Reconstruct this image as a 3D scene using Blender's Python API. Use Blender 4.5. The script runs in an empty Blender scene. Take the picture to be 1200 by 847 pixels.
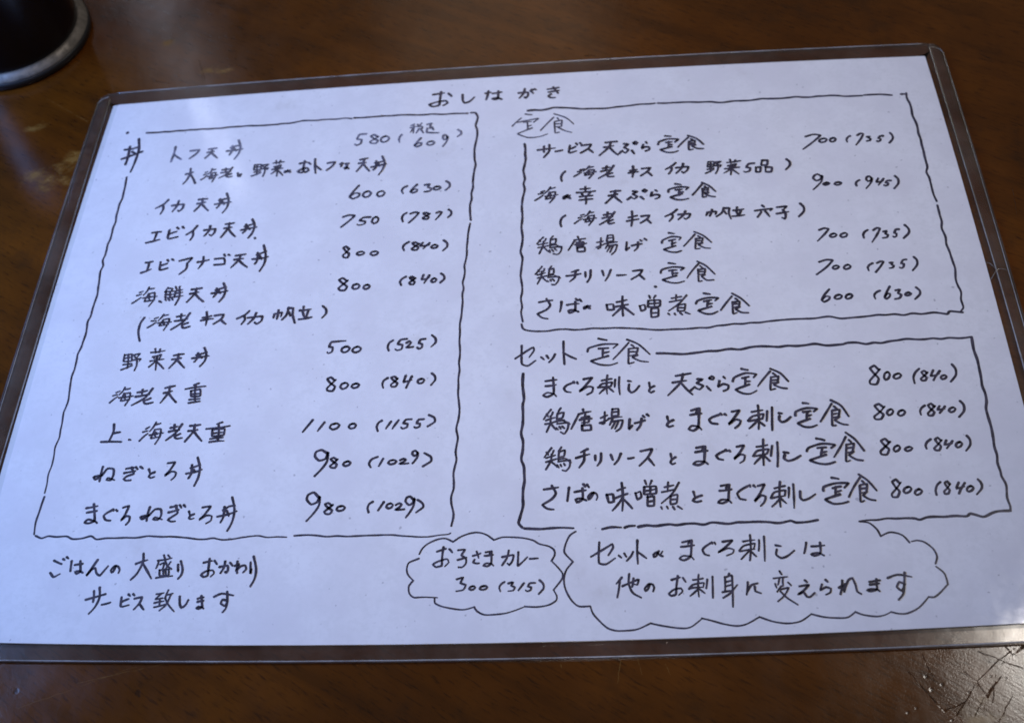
import bpy, math, random
from mathutils import Vector, Matrix

S = bpy.context.scene
MM = 0.001

# ------------------------------------------------------------------ camera
cam_data = bpy.data.cameras.new("camera")
cam = bpy.data.objects.new("camera", cam_data)
S.collection.objects.link(cam)
S.camera = cam
cam_data.sensor_width = 36.0
cam_data.lens = 40.944
cam_data.clip_start = 0.01
cam_data.clip_end = 50.0
cam.matrix_world = Matrix(((0.995435, 0.039325, 0.086966, 0.034677),
                           (0.016608, 0.825902, -0.563568, -0.219287),
                           (-0.093988, 0.562440, 0.821479, 0.291824),
                           (0, 0, 0, 1)))
cam_data.dof.use_dof = True
cam_data.dof.focus_distance = 0.335
cam_data.dof.aperture_fstop = 18.0

# the soft lens of a small pocket camera
S.cycles.filter_width = 1.7

# ------------------------------------------------------------------ world, lamps, exposure
world = bpy.data.worlds.new("World")
S.world = world
world.use_nodes = True
bg = world.node_tree.nodes["Background"]
bg.inputs[0].default_value = (0.92, 0.84, 0.76, 1)
bg.inputs[1].default_value = 0.085

S.view_settings.view_transform = 'Standard'
S.view_settings.look = 'None'
S.view_settings.exposure = 0.0
S.view_settings.gamma = 1.0


def area_lamp(name, loc, target, sx, sy, power, col):
    L = bpy.data.lights.new(name, 'AREA')
    L.shape = 'RECTANGLE'
    L.size, L.size_y = sx, sy
    L.energy = power
    L.color = col
    o = bpy.data.objects.new(name, L)
    S.collection.objects.link(o)
    o.location = loc
    o.rotation_euler = (Vector(target) - Vector(loc)).to_track_quat('-Z', 'Y').to_euler()
    return o


def falloff_spot(name, loc, target, power, cone, col):
    L = bpy.data.lights.new(name, 'SPOT')
    L.energy = power
    L.color = col
    L.spot_size = math.radians(cone)
    L.spot_blend = 1.0
    L.shadow_soft_size = 0.06
    o = bpy.data.objects.new(name, L)
    S.collection.objects.link(o)
    o.location = loc
    o.rotation_euler = (Vector(target) - Vector(loc)).to_track_quat('-Z', 'Y').to_euler()
    return o


# blue daylight from the window the table stands at (left), a slit of a second window behind,
# an added spot above the near side of the table and a ceiling lamp to the right
area_lamp("window_light", (-0.47, -0.01, 0.30), (0, 0.03, 0), 0.22, 0.26, 3.25, (0.245, 0.45, 1.0))
area_lamp("far_window_light", (-0.81, 1.60, 1.24), (-0.1, 0.1, 0), 0.046, 0.60, 0.27, (0.76, 0.82, 1.0))
area_lamp("far_sheen_light", (-0.20, 1.95, 1.42), (0, 0.1, 0), 0.50, 0.60, 0.48, (1.0, 0.80, 0.64))  # added light, no known source: lays a warm sheen on the far tabletop
falloff_spot("falloff_spot", (0.0, -0.40, 1.05), (0.010, 0.046, 0), 17.3, 23.5, (1.0, 0.93, 0.88))  # added spot; its soft cone copies lens falloff towards the card's edges
area_lamp("ceiling_lamp", (0.575, 0.306, 1.10), (0.05, -0.05, 0), 0.10, 0.16, 2.3, (1.0, 0.94, 0.87))

# ------------------------------------------------------------------ helpers


def link(o, parent=None):
    S.collection.objects.link(o)
    if parent is not None:
        o.parent = parent
    return o


def mesh_obj(name, verts, faces, mat, parent=None, smooth=False):
    me = bpy.data.meshes.new(name)
    me.from_pydata(verts, [], faces)
    me.materials.append(mat)
    if smooth:
        for p in me.polygons:
            p.use_smooth = True
    me.update()
    return link(bpy.data.objects.new(name, me), parent)


def empty(name, loc):
    o = bpy.data.objects.new(name, None)
    o.empty_display_size = 0.02
    o.location = loc
    return link(o)


class NT:
    """small wrapper for building node trees"""

    def __init__(self, tree):
        self.t = tree
        self.n = tree.nodes
        self.l = tree.links

    def add(self, kind, **kw):
        nd = self.n.new(kind)
        for k, v in kw.items():
            setattr(nd, k, v)
        return nd

    def put(self, sock, v):
        if isinstance(v, bpy.types.NodeSocket):
            self.l.new(v, sock)
        elif v is not None:
            sock.default_value = v

    def math(self, op, a, b=None, c=None, clamp=False):
        nd = self.add('ShaderNodeMath', operation=op, use_clamp=clamp)
        self.put(nd.inputs[0], a)
        self.put(nd.inputs[1], b)
        if c is not None:
            self.put(nd.inputs[2], c)
        return nd.outputs[0]

    def vmath(self, op, a, b=None, scale=None):
        nd = self.add('ShaderNodeVectorMath', operation=op)
        self.put(nd.inputs[0], a)
        if b is not None:
            self.put(nd.inputs[1], b)
        if scale is not None:
            self.put(nd.inputs[3], scale)
        return nd.outputs['Value'] if op in ('LENGTH', 'DOT_PRODUCT', 'DISTANCE') else nd.outputs['Vector']

    def noise(self, vec, scale, detail=4, rough=0.55, dist=0.0, color=False):
        nd = self.add('ShaderNodeTexNoise')
        self.put(nd.inputs['Vector'], vec)
        nd.inputs['Scale'].default_value = scale
        nd.inputs['Detail'].default_value = detail
        nd.inputs['Roughness'].default_value = rough
        nd.inputs['Distortion'].default_value = dist
        return nd.outputs['Color'] if color else nd.outputs['Fac']

    def ramp(self, x, lo, hi, a=0.0, b=1.0):
        nd = self.add('ShaderNodeMapRange', interpolation_type='SMOOTHSTEP')
        self.put(nd.inputs['Value'], x)
        nd.inputs['From Min'].default_value = lo
        nd.inputs['From Max'].default_value = hi
        nd.inputs['To Min'].default_value = a
        nd.inputs['To Max'].default_value = b
        return nd.outputs[0]

    def mix(self, f, a, b):
        nd = self.add('ShaderNodeMix', data_type='RGBA')
        self.put(nd.inputs['Factor'], f)
        self.put(nd.inputs[6], a)
        self.put(nd.inputs[7], b)
        return nd.outputs[2]

    def mapping(self, vec, scale=(1, 1, 1), rot=(0, 0, 0), loc=(0, 0, 0)):
        nd = self.add('ShaderNodeMapping')
        self.put(nd.inputs[0], vec)
        nd.inputs['Location'].default_value = loc
        nd.inputs['Rotation'].default_value = rot
        nd.inputs['Scale'].default_value = scale
        return nd.outputs[0]

    def along(self, vec, deg, squeeze):
        """coordinates turned by deg, then squeezed along x: noise read with them runs in streaks"""
        return self.mapping(self.mapping(vec, rot=(0, 0, math.radians(deg))), scale=(squeeze, 1, 1))

    def bump(self, h, strength, dist):
        nd = self.add('ShaderNodeBump')
        nd.inputs['Strength'].default_value = strength
        nd.inputs['Distance'].default_value = dist
        self.put(nd.inputs['Height'], h)
        return nd.outputs[0]


def new_mat(name):
    m = bpy.data.materials.new(name)
    m.use_nodes = True
    nt = NT(m.node_tree)
    p = nt.n['Principled BSDF']
    pos = nt.add('ShaderNodeTexCoord').outputs['Object']
    return m, nt, p, pos


# ------------------------------------------------------------------ tabletop material
def chain_group(name, width_socket):
    """one link of a chain of marks: takes the point and the mask so far, returns both with this mark added
    (serial on purpose, so that the shader never holds many masks at once)"""
    g = bpy.data.node_groups.new(name, 'ShaderNodeTree')
    for nm, tp in (("P", 'NodeSocketVector'), ("A", 'NodeSocketVector'), ("B", 'NodeSocketVector'),
                   (width_socket, 'NodeSocketFloat'), ("Acc", 'NodeSocketFloat')):
        g.interface.new_socket(nm, in_out='INPUT', socket_type=tp)
    g.interface.new_socket("P", in_out='OUTPUT', socket_type='NodeSocketVector')
    g.interface.new_socket("Acc", in_out='OUTPUT', socket_type='NodeSocketFloat')
    nt = NT(g)
    return g, nt, nt.add('NodeGroupInput').outputs, nt.add('NodeGroupOutput').inputs


def finish_link(nt, gi, go, m):
    acc = nt.math('MAXIMUM', gi['Acc'], m)
    nt.l.new(acc, go['Acc'])
    off = nt.math('MULTIPLY', acc, 1e-9)
    cmb = nt.add('ShaderNodeCombineXYZ')
    nt.put(cmb.inputs[2], off)
    nt.l.new(nt.vmath('ADD', gi['P'], cmb.outputs[0]), go['P'])


def segment_group():
    """mask of a scratch: 1 on the line from A to B, 0 beyond its width, thinning out towards B"""
    g, nt, gi, go = chain_group("scratch_line", "W")
    pa = nt.vmath('SUBTRACT', gi['P'], gi['A'])
    ba = nt.vmath('SUBTRACT', gi['B'], gi['A'])
    h = nt.math('DIVIDE', nt.vmath('DOT_PRODUCT', pa, ba), nt.vmath('DOT_PRODUCT', ba, ba), clamp=True)
    d = nt.vmath('LENGTH', nt.vmath('SUBTRACT', pa, nt.vmath('SCALE', ba, scale=h)))
    w = nt.math('MULTIPLY', gi['W'], nt.math('MULTIPLY_ADD', h, -0.55, 1.0))
    finish_link(nt, gi, go, nt.math('SUBTRACT', 1.0, nt.math('DIVIDE', d, w), clamp=True))
    return g


def blob_group():
    """mask of a mark: 1 in the middle at A, falling to 0 at the radii B, turned by W"""
    g, nt, gi, go = chain_group("oval_mark", "W")
    rt = nt.add('ShaderNodeVectorRotate', rotation_type='Z_AXIS', invert=True)
    nt.put(rt.inputs['Vector'], nt.vmath('SUBTRACT', gi['P'], gi['A']))
    nt.put(rt.inputs['Angle'], gi['W'])
    q = nt.vmath('LENGTH', nt.vmath('DIVIDE', rt.outputs[0], gi['B']))
    finish_link(nt, gi, go, nt.math('SUBTRACT', 1.0, q, clamp=True))
    return g


SEG = segment_group()
OVAL = blob_group()

# scratches on the table, mm from the middle of the menu: ax, ay, bx, by, width
DARK_SCRATCHES = [
    (111.7, -127.6, 104.8, -117.6, 0.31),
    (111.7, -127.6, 114.5, -126.7, 0.275),
    (114.5, -126.7, 117.2, -125.2, 0.275),
    (114.5, -128.7, 121, -120.4, 0.21),
    (131.7, -112, 127.3, -115, 0.21),
    (127.3, -115, 121, -120.4, 0.21),
    (121, -120.4, 122.6, -124.2, 0.18),
    (122.6, -124.2, 127, -119.2, 0.375),
    (122.9, -112.7, 129.6, -115.9, 0.21),
    (129.6, -115.9, 133, -117.3, 0.21),
    (134.2, -111.7, 130.9, -113.7, 0.4),
    (124.1, -130.4, 128.7, -123.9, 0.17),
    (118.9, -128.7, 121.7, -124.6, 0.15),
    (109.2, -113.3, 110.8, -120.3, 0.18),
    (123.7, -125.5, 125.9, -118.8, 0.15),
    (118.3, -117.4, 121, -120.4, 0.15),
    (129.7, -111.7, 130.9, -113.7, 0.25),
    (124.1, -130.4, 119.7, -124.6, 0.13),
    (-119.8, 127.5, -115.5, 116.2, 0.175),
    (-135.8, 117, -128.6, 114.5, 0.2),
    (28.7, 115.8, 32.46, 115.7, 0.4),
    (164.8, 40.96, 163.4, 29.41, 0.15),
]
PALE_SCRATCHES = [
    (-157.1, 96.7, -176.5, 110.6, 0.21),
    (-168.4, 74.48, -172.7, 68.91, 0.15),
    (33.37, -113.1, 32.49, -119.4, 0.2),
    (37.95, -113.2, 38.64, -117.3, 0.15),
    (44.83, -114.7, 45.97, -117.4, 0.175),
    (-110.9, -117.2, -82.79, -111.1, 0.11),
    (-125.7, -123.8, -95.4, -112.8, 0.1),
    (18.02, -114.3, 18.14, -115.1, 0.25),
]
PITS = [
    (-127.3, -119, 0.8, 0.96, 0.3),
    (-93.5, -120.1, 1, 1.2, 0.3),
    (-93.05, -120.9, 0.6, 0.72, 0.3),
    (109, -119, 0.7, 0.56, 0.5),
    (112.7, -121, 0.7, 0.56, 0.5),
    (109.7, -122.2, 0.8, 0.64, 0.5),
    (124.5, -119.2, 0.5, 0.4, 0.5),
    (128, -119.6, 0.5, 0.4, 0.5),
    (105.4, -126.7, 0.5, 0.4, 0.5),
    (103, -127.9, 0.6, 0.48, 0.5),
    (124.8, -115.6, 0.4, 0.32, 0.5),
    (128.2, -115.8, 0.4, 0.32, 0.5),
    (118.4, -122.9, 0.5, 0.4, 0.5),
    (113.3, -129.7, 0.6, 0.48, 0.5),
]
WORN = [
    (-158.7, 77.16, 13, 7, 0.6),
    (-163.9, 67.03, 15, 7, 0.3),
    (-170.4, 70, 9, 5, 0.2),
    (-114.8, 121.3, 7, 4, 0.2),
    (-108.8, 119.8, 6, 3, 0.2),
    (-134.1, 138.1, 5, 4, 0.1),
    (-146.4, 88.31, 8, 3, 0.2),
    (120.3, -128.8, 8, 6, 0.3),
    (-177.6, 95.2, 8, 4, 0.5),
]


def tabletop_material():
    m, nt, p, pos = new_mat("lacquered_wood")
    flat = nt.vmath('MULTIPLY', pos, (1, 1, 0))
    wob = nt.noise(flat, 260, 2, 0.5, color=True)
    pw = nt.vmath('ADD', flat, nt.vmath('SCALE', nt.vmath('SUBTRACT', wob, (0.5, 0.5, 0.5)), scale=0.0011))
    pw = nt.vmath('MULTIPLY', pw, (1, 1, 0))

    def chain(group, rows):
        p_, acc = pw, 0.0
        for a_, b_, w in rows:
            nd = nt.add('ShaderNodeGroup')
            nd.node_tree = group
            nt.put(nd.inputs['P'], p_)
            nt.put(nd.inputs['Acc'], acc)
            nd.inputs['A'].default_value = a_
            nd.inputs['B'].default_value = b_
            nd.inputs['W'].default_value = w
            p_, acc = nd.outputs['P'], nd.outputs['Acc']
        return acc

    def lines(rows):
        return chain(SEG, [((ax * MM, ay * MM, 0), (bx * MM, by * MM, 0), w * MM) for ax, ay, bx, by, w in rows])

    def blobs(rows):
        return chain(OVAL, [((x * MM, y * MM, 0), (rx * MM, ry * MM, 1), a) for x, y, rx, ry, a in rows])

    dark = lines(DARK_SCRATCHES)
    pale = lines(PALE_SCRATCHES)
    broken = nt.ramp(nt.noise(flat, 420, 3, 0.6), 0.34, 0.56)
    dark = nt.math('MULTIPLY', dark, broken)
    pale = nt.math('MULTIPLY', pale, broken)
    pits = nt.ramp(blobs(PITS), 0.0, 0.6)
    worn = blobs(WORN)
    worn_n = nt.noise(nt.mapping(flat, scale=(0.6, 1, 1), rot=(0, 0, 0.5)), 260, 7, 0.75)
    worn = nt.ramp(nt.math('ADD', nt.math('MULTIPLY', nt.math('POWER', worn, 0.6), 0.40), worn_n), 0.70, 1.0)

    # veneer: long soft bands, fine diagonal pores, cloudy stain
    pores = nt.noise(nt.along(flat, 33, 0.14), 1300, 3, 0.6)
    bands = nt.noise(nt.along(flat, 30, 0.12), 110, 4, 0.6, 0.6)
    cloud = nt.noise(flat, 11, 5, 0.6)
    base = nt.mix(nt.ramp(cloud, 0.3, 0.7), (0.064, 0.0182, 0.0022, 1), (0.122, 0.037, 0.0044, 1))
    base = nt.mix(nt.ramp(bands, 0.40, 0.72, 0, 0.42), base, (0.022, 0.0080, 0.0024, 1))
    base = nt.mix(nt.ramp(pores, 0.52, 0.72, 0, 0.62), base, (0.012, 0.0050, 0.0022, 1))
    grime = nt.noise(flat, 42, 6, 0.65)
    base = nt.mix(nt.ramp(grime, 0.52, 0.75, 0, 0.55), base, (0.020, 0.0105, 0.0048, 1))
    base = nt.mix(nt.math('MULTIPLY', worn, 0.85), base, (0.205, 0.105, 0.023, 1))
    base = nt.mix(nt.math('MULTIPLY', pale, 0.75, clamp=True), base, (0.20, 0.105, 0.028, 1))
    base = nt.mix(nt.math('MULTIPLY', dark, 0.9, clamp=True), base, (0.010, 0.006, 0.003, 1))
    base = nt.mix(nt.math('MULTIPLY', pits, 0.6), base, (0.010, 0.006, 0.004, 1))
    nt.put(p.inputs['Base Color'], base)

    # random hair scratches that only break up the gloss
    hair_a = nt.noise(nt.along(flat, -43, 0.02), 900, 2, 0.5)
    hair_b = nt.noise(nt.along(flat, 71, 0.03), 800, 2, 0.5)
    hair = nt.math('MAXIMUM', nt.ramp(hair_a, 0.66, 0.74), nt.ramp(hair_b, 0.67, 0.75))
    hair = nt.math('MULTIPLY', hair, nt.ramp(nt.noise(flat, 16, 3, 0.5), 0.46, 0.66))
    fine = nt.noise(flat, 2400, 2, 0.6)
    smear = nt.noise(nt.mapping(flat, scale=(1, 0.55, 1), rot=(0, 0, 0.5)), 60, 5, 0.62)
    rough = nt.math('ADD', nt.ramp(smear, 0.3, 0.72, 0.075, 0.165), nt.math('MULTIPLY', fine, 0.06))
    rough = nt.math('ADD', rough, nt.math('MULTIPLY', nt.math('MAXIMUM', dark, nt.math('MULTIPLY', hair, 0.35)), 0.28))
    rough = nt.math('ADD', rough, nt.math('MULTIPLY', worn, 0.12), clamp=True)
    nt.put(p.inputs['Roughness'], rough)
    p.inputs['Specular IOR Level'].default_value = 0.42
    h = nt.math('MULTIPLY', fine, 0.10)
    h = nt.math('ADD', h, nt.math('MULTIPLY', smear, 0.5))
    h = nt.math('SUBTRACT', h, nt.math('MULTIPLY', dark, 0.9))
    h = nt.math('SUBTRACT', h, nt.math('MULTIPLY', hair, 0.04))
    h = nt.math('SUBTRACT', h, nt.math('MULTIPLY', pores, 0.10))
    h = nt.math('SUBTRACT', h, nt.math('MULTIPLY', pits, 0.12))
    nt.put(p.inputs['Normal'], nt.bump(h, 0.35, 0.0004))
    return m


# ------------------------------------------------------------------ other materials
def paper_material(name, tint):
    m, nt, p, pos = new_mat(name)
    fib = nt.noise(pos, 900, 4, 0.6)
    mott = nt.noise(pos, 55, 5, 0.6)
    col = nt.mix(nt.ramp(mott, 0.32, 0.70, 0, 0.85), tint, tuple(c * f for c, f in zip(tint[:3], (0.90, 0.885, 0.90))) + (1,))
    col = nt.mix(nt.ramp(nt.math('ADD', nt.math('MULTIPLY', fib, 0.5), nt.math('MULTIPLY', nt.noise(pos, 330, 3, 0.6), 0.5)), 0.42, 0.66, 0, 0.75), col, tuple(c * 0.90 for c in tint[:3]) + (1,))
    # scattered specks and a few thumbed smudges
    spk = nt.ramp(nt.noise(pos, 620, 1, 0.4), 0.735, 0.80, 0, 0.55)
    col = nt.mix(spk, col, (0.30, 0.29, 0.33, 1))
    smg = nt.ramp(nt.noise(nt.mapping(pos, loc=(0.3, 0.1, 0)), 26, 6, 0.7), 0.585, 0.76, 0, 0.40)
    col = nt.mix(smg, col, (0.47, 0.44, 0.42, 1))
    nt.put(p.inputs['Base Color'], col)
    sway = nt.noise(pos, 13, 3, 0.5)
    nt.put(p.inputs['Normal'], nt.bump(nt.math('ADD', sway, nt.math('MULTIPLY', fib, 0.004)), 0.30, 0.004))
    p.inputs['Roughness'].default_value = 0.75
    p.inputs['Specular IOR Level'].default_value = 0.2
    p.inputs['Coat Weight'].default_value = 0.8
    wave = nt.noise(pos, 30, 3, 0.5)
    scuff = nt.noise(pos, 300, 5, 0.7)
    nt.put(p.inputs['Coat Roughness'], nt.ramp(scuff, 0.35, 0.75, 0.05, 0.10))
    nt.put(p.inputs['Coat Normal'], nt.bump(nt.math('ADD', wave, nt.math('MULTIPLY', scuff, 0.02)), 0.10, 0.0012))
    return m


def ink_material(name, col):
    m, nt, p, pos = new_mat(name)
    v = nt.noise(pos, 420, 3, 0.6)
    c = nt.mix(nt.ramp(v, 0.35, 0.70, 0, 1), col, tuple(min(1, x * 2.3 + 0.010) for x in col[:3]) + (1,))
    nt.put(p.inputs['Base Color'], c)
    p.inputs['Roughness'].default_value = 0.6
    p.inputs['Specular IOR Level'].default_value = 0.2
    p.inputs['Coat Weight'].default_value = 0.8
    p.inputs['Coat Roughness'].default_value = 0.16
    return m


def plastic_material(name, haze_col, haze, rough, scuffs=True):
    """clear plastic: lets light through, a milky haze of its own, a glossy face"""
    m, nt, p, pos = new_mat(name)
    nt.n.remove(p)
    out = nt.n['Material Output']
    tr = nt.add('ShaderNodeBsdfTransparent')
    tr.inputs[0].default_value = (0.93, 0.89, 0.85, 1)
    df = nt.add('ShaderNodeBsdfDiffuse')
    df.inputs[0].default_value = haze_col
    gl = nt.add('ShaderNodeBsdfGlossy')
    gl.inputs['Roughness'].default_value = rough
    mx = nt.add('ShaderNodeMixShader')
    sc = nt.math('ADD', nt.math('MULTIPLY', nt.noise(pos, 45, 4, 0.6), 0.75), nt.math('MULTIPLY', nt.noise(pos, 420, 4, 0.7), 0.25))
    nt.put(mx.inputs[0], nt.ramp(sc, 0.36, 0.66, haze * 0.60, haze * 1.60))
    nt.l.new(tr.outputs[0], mx.inputs[1])
    nt.l.new(df.outputs[0], mx.inputs[2])
    fr = nt.add('ShaderNodeFresnel')
    fr.inputs[0].default_value = 1.5
    bmp = nt.bump(nt.noise(pos, 70, 3, 0.5), 0.12, 0.001)
    nt.put(gl.inputs['Normal'], bmp)
    mx2 = nt.add('ShaderNodeMixShader')
    nt.l.new(fr.outputs[0], mx2.inputs[0])
    nt.l.new(mx.outputs[0], mx2.inputs[1])
    nt.l.new(gl.outputs[0], mx2.inputs[2])
    nt.l.new(mx2.outputs[0], out.inputs[0])
    return m


def simple_mat(name, col, rough, metal=0.0, coat=0.0, noise_amt=0.0):
    m, nt, p, pos = new_mat(name)
    if noise_amt:
        v = nt.noise(pos, 180, 6, 0.7)
        c = nt.mix(nt.ramp(v, 0.35, 0.68, 0, noise_amt), col, tuple(x * 0.35 for x in col[:3]) + (1,))
        nt.put(p.inputs['Base Color'], c)
        nt.put(p.inputs['Roughness'], nt.ramp(v, 0.3, 0.7, rough * 0.8, min(1, rough * 1.35)))
    else:
        p.inputs['Base Color'].default_value = col
        p.inputs['Roughness'].default_value = rough
    p.inputs['Metallic'].default_value = metal
    p.inputs['Coat Weight'].default_value = coat
    return m


M_TABLE = tabletop_material()
M_PAPER = paper_material("office_paper", (0.80, 0.79, 0.84, 1))
M_BACK = paper_material("greyer_paper", (0.66, 0.67, 0.70, 1))
M_INK = ink_material("felt_pen_ink", (0.024, 0.020, 0.034, 1))
M_SOFT = ink_material("half_glare_ink", (0.042, 0.040, 0.062, 1))  # greyer copy of the pen ink, some glare put into its colour
M_FAINT = ink_material("glare_ink", (0.085, 0.085, 0.120, 1))  # palest pen ink: glare over the top lines is put into its colour
M_FILM = plastic_material("clear_vinyl", (0.48, 0.40, 0.33, 1), 0.058, 0.16)
M_STRIP = plastic_material("welded_vinyl", (0.46, 0.40, 0.35, 1), 0.062, 0.14)
M_WELD = plastic_material("weld_highlight_vinyl", (0.62, 0.63, 0.68, 1), 0.42, 0.18)  # whitish haze carries the highlights of seams and rims
M_EDGE = plastic_material("cut_vinyl_edge", (0.20, 0.20, 0.24, 1), 0.45, 0.2)

# ------------------------------------------------------------------ tabletop
TX, TY, TH = 0.42, 0.40, 0.032


def build_tabletop():
    prof = [(0.0, -TH), (0.006, -TH), (0.010, -TH + 0.004), (0.010, -0.005), (0.0085, -0.0015), (0.005, 0.0)]
    rings = []
    r, n = 0.05, 10
    for off, z in prof:
        ring = []
        for cx, cy, a0 in ((1, 1, 0), (-1, 1, 90), (-1, -1, 180), (1, -1, 270)):
            for i in range(n + 1):
                a = math.radians(a0 + 90 * i / n)
                ring.append((cx * (TX - r) + (r + off) * math.cos(a), cy * (TY - r) + (r + off) * math.sin(a), z))
        rings.append(ring)
    k = len(rings[0])
    verts = [v for ring in rings for v in ring]
    faces = []
    for j in range(len(rings) - 1):
        for i in range(k):
            a, b = j * k + i, j * k + (i + 1) % k
            faces.append((a, b, b + k, a + k))
    faces.append(tuple(range(k - 1, -1, -1)))
    faces.append(tuple(range((len(rings) - 1) * k, len(rings) * k)))
    o = mesh_obj("tabletop", verts, faces, M_TABLE)
    o["kind"] = "structure"
    o["label"] = "scratched dark brown lacquered wooden tabletop under the menu"
    o["category"] = "table"
    return o


build_tabletop()

# ------------------------------------------------------------------ menu card
card = empty("menu_card", (0, 0, 0))
card["label"] = "handwritten Japanese menu on white paper in a clear plastic sleeve with welded edges"
card["category"] = "menu"


def smooth_closed(pts, sub):
    n = len(pts)
    out = []
    for i in range(n):
        p0, p1, p2, p3 = (Vector(pts[(i + d) % n]) for d in (-1, 0, 1, 2))
        for s in range(sub):
            t = s / sub
            out.append(0.5 * ((2 * p1) + (p2 - p0) * t + (2 * p0 - 5 * p1 + 4 * p2 - p3) * t * t + (3 * p1 - p0 - 3 * p2 + p3) * t ** 3))
    return out


def bowed_outline(hw_top, hw_bot, top, bot, bow_t, bow_b, bow_s, rad, step=12, skew=0.0):
    """sheet outline in mm, anticlockwise from the lower left, sides very slightly bowed"""
    c = []
    for cx, cy, a0 in ((-hw_bot + rad, -bot + rad, 180), (hw_bot - rad, -bot + rad, 270), (hw_top - rad, top - rad, 0), (-hw_top + rad, top - rad, 90)):
        arc = []
        k = 8 if rad > 0.5 else 1
        for i in range(k + 1):
            a = math.radians(a0 + 90 * i / k)
            arc.append((cx + rad * math.cos(a), cy + rad * math.sin(a)))
        c.append(arc if k > 1 else [arc[0]] if rad == 0 else arc)
    pts = []
    bows = (bow_b, bow_s, bow_t, bow_s)
    for s in range(4):
        pts += c[s]
        a, b = Vector(c[s][-1]), Vector(c[(s + 1) % 4][0])
        d = b - a
        nrm = Vector((d.y, -d.x)).normalized()
        for i in range(1, step):
            t = i / step
            pts.append(tuple(a + d * t + nrm * bows[s] * 4 * t * (1 - t)))
    return pts


def sheet(name, outline, z0, z1, mat, parent):
    n = len(outline)
    verts = [(x * MM, y * MM, z0) for x, y in outline] + [(x * MM, y * MM, z1) for x, y in outline]
    faces = [tuple(range(n - 1, -1, -1)), tuple(range(n, 2 * n))]
    faces += [(i, (i + 1) % n, n + (i + 1) % n, n + i) for i in range(n)]
    return mesh_obj(name, verts, faces, mat, parent)


PAPER_Z = 0.0017
paper_pts = bowed_outline(148.0, 148.0, 103.0, 105.7, 2.6, 3.1, 1.4, 0.35)
paper = sheet("paper_sheet", paper_pts, PAPER_Z - 0.00022, PAPER_Z, M_PAPER, card)
# the front sheet starts a little inside the sheet behind it along the left edge
back_pts = [(x - 0.0, y) for x, y in paper_pts]


def shifted(pts, left):
    out = []
    for x, y in pts:
        t = max(0.0, min(1.0, (-x - 100) / 40))
        out.append((x + left * t, y))
    return out


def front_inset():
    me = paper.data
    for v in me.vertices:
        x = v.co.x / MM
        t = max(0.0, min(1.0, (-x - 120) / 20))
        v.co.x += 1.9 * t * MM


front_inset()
backing = sheet("greyer_sheet", paper_pts, PAPER_Z - 0.00046, PAPER_Z - 0.00026, M_BACK, card)  # added greyer sheet, showing as a darker band along the left edge

# sleeve: a clear face round the paper, running in under its edge
outer = bowed_outline(155.0, 155.6, 110.2, 110.6, 2.4, 2.6, 1.2, 5.0)


def resample(pts, n):
    P = [Vector(p) for p in pts]
    L = [0.0]
    for i in range(len(P)):
        L.append(L[-1] + (P[(i + 1) % len(P)] - P[i]).length)
    out = []
    j = 0
    for k in range(n):
        s = L[-1] * k / n
        while L[j + 1] < s:
            j += 1
        t = (s - L[j]) / max(1e-9, L[j + 1] - L[j])
        out.append(tuple(P[j].lerp(P[(j + 1) % len(P)], t)))
    return out


def inset(pts, d):
    n = len(pts)
    out = []
    for i in range(n):
        a, b = Vector(pts[i - 1]), Vector(pts[(i + 1) % n])
        t = (b - a).normalized()
        out.append((pts[i][0] - t.y * d, pts[i][1] + t.x * d))
    return out


FILM_Z = 0.00122
O = resample(outer, 360)


def sleeve():
    rows = [(0.0, 0.00005), (-0.05, 0.0006), (0.0, 0.00105), (0.35, FILM_Z), (4.0, FILM_Z), (9.5, FILM_Z)]
    n = len(O)
    verts, faces = [], []
    for d, z in rows:
        verts += [(x * MM, y * MM, z) for x, y in inset(O, d)]
    for r in range(3, len(rows) - 1):
        for i in range(n):
            a, b = r * n + i, r * n + (i + 1) % n
            faces.append((a, b, b + n, a + n))
    o = mesh_obj("plastic_sleeve", verts, faces, M_FILM, card, True)
    ev, ef = [], []
    for d, z in rows[:4]:
        ev += [(x * MM, y * MM, z) for x, y in inset(O, d)]
    for r in range(3):
        for i in range(n):
            a, b = r * n + i, r * n + (i + 1) % n
            ef.append((a, b, b + n, a + n))
    mesh_obj("sleeve_edge", ev, ef, M_EDGE, card, True)
    return o


sleeve_obj = sleeve()


def tube(path, rad, flat, z, mat, name, parent, closed=False, sides=8):
    """rounded bead lying on the sleeve along a path in mm"""
    n = len(path)
    verts, faces = [], []
    for i in range(n):
        a = Vector(path[i - 1] if (closed or i) else path[0])
        b = Vector(path[(i + 1) % n] if (closed or i < n - 1) else path[-1])
        t = (b - a).normalized()
        nx, ny = -t.y, t.x
        r = rad if closed or 0 < i < n - 1 else rad * 0.45
        r *= 1.0 + 0.22 * math.sin(i * 1.7 + len(path)) * math.sin(i * 0.37)
        for s in range(sides):
            an = 2 * math.pi * s / sides
            u, w = r * math.cos(an), r * flat * math.sin(an)
            verts.append(((path[i][0] + nx * u) * MM, (path[i][1] + ny * u) * MM, z + w * MM))
    m = n if closed else n - 1
    for i in range(m):
        for s in range(sides):
            a, b = i * sides + s, i * sides + (s + 1) % sides
            c, d = ((i + 1) % n) * sides + s, ((i + 1) % n) * sides + (s + 1) % sides
            faces.append((a, c, d, b))
    if not closed:
        faces.append(tuple(range(sides)))
        faces.append(tuple(range((n - 1) * sides + sides - 1, (n - 1) * sides - 1, -1)))
    return mesh_obj(name, verts, faces, mat, parent, True)


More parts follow.
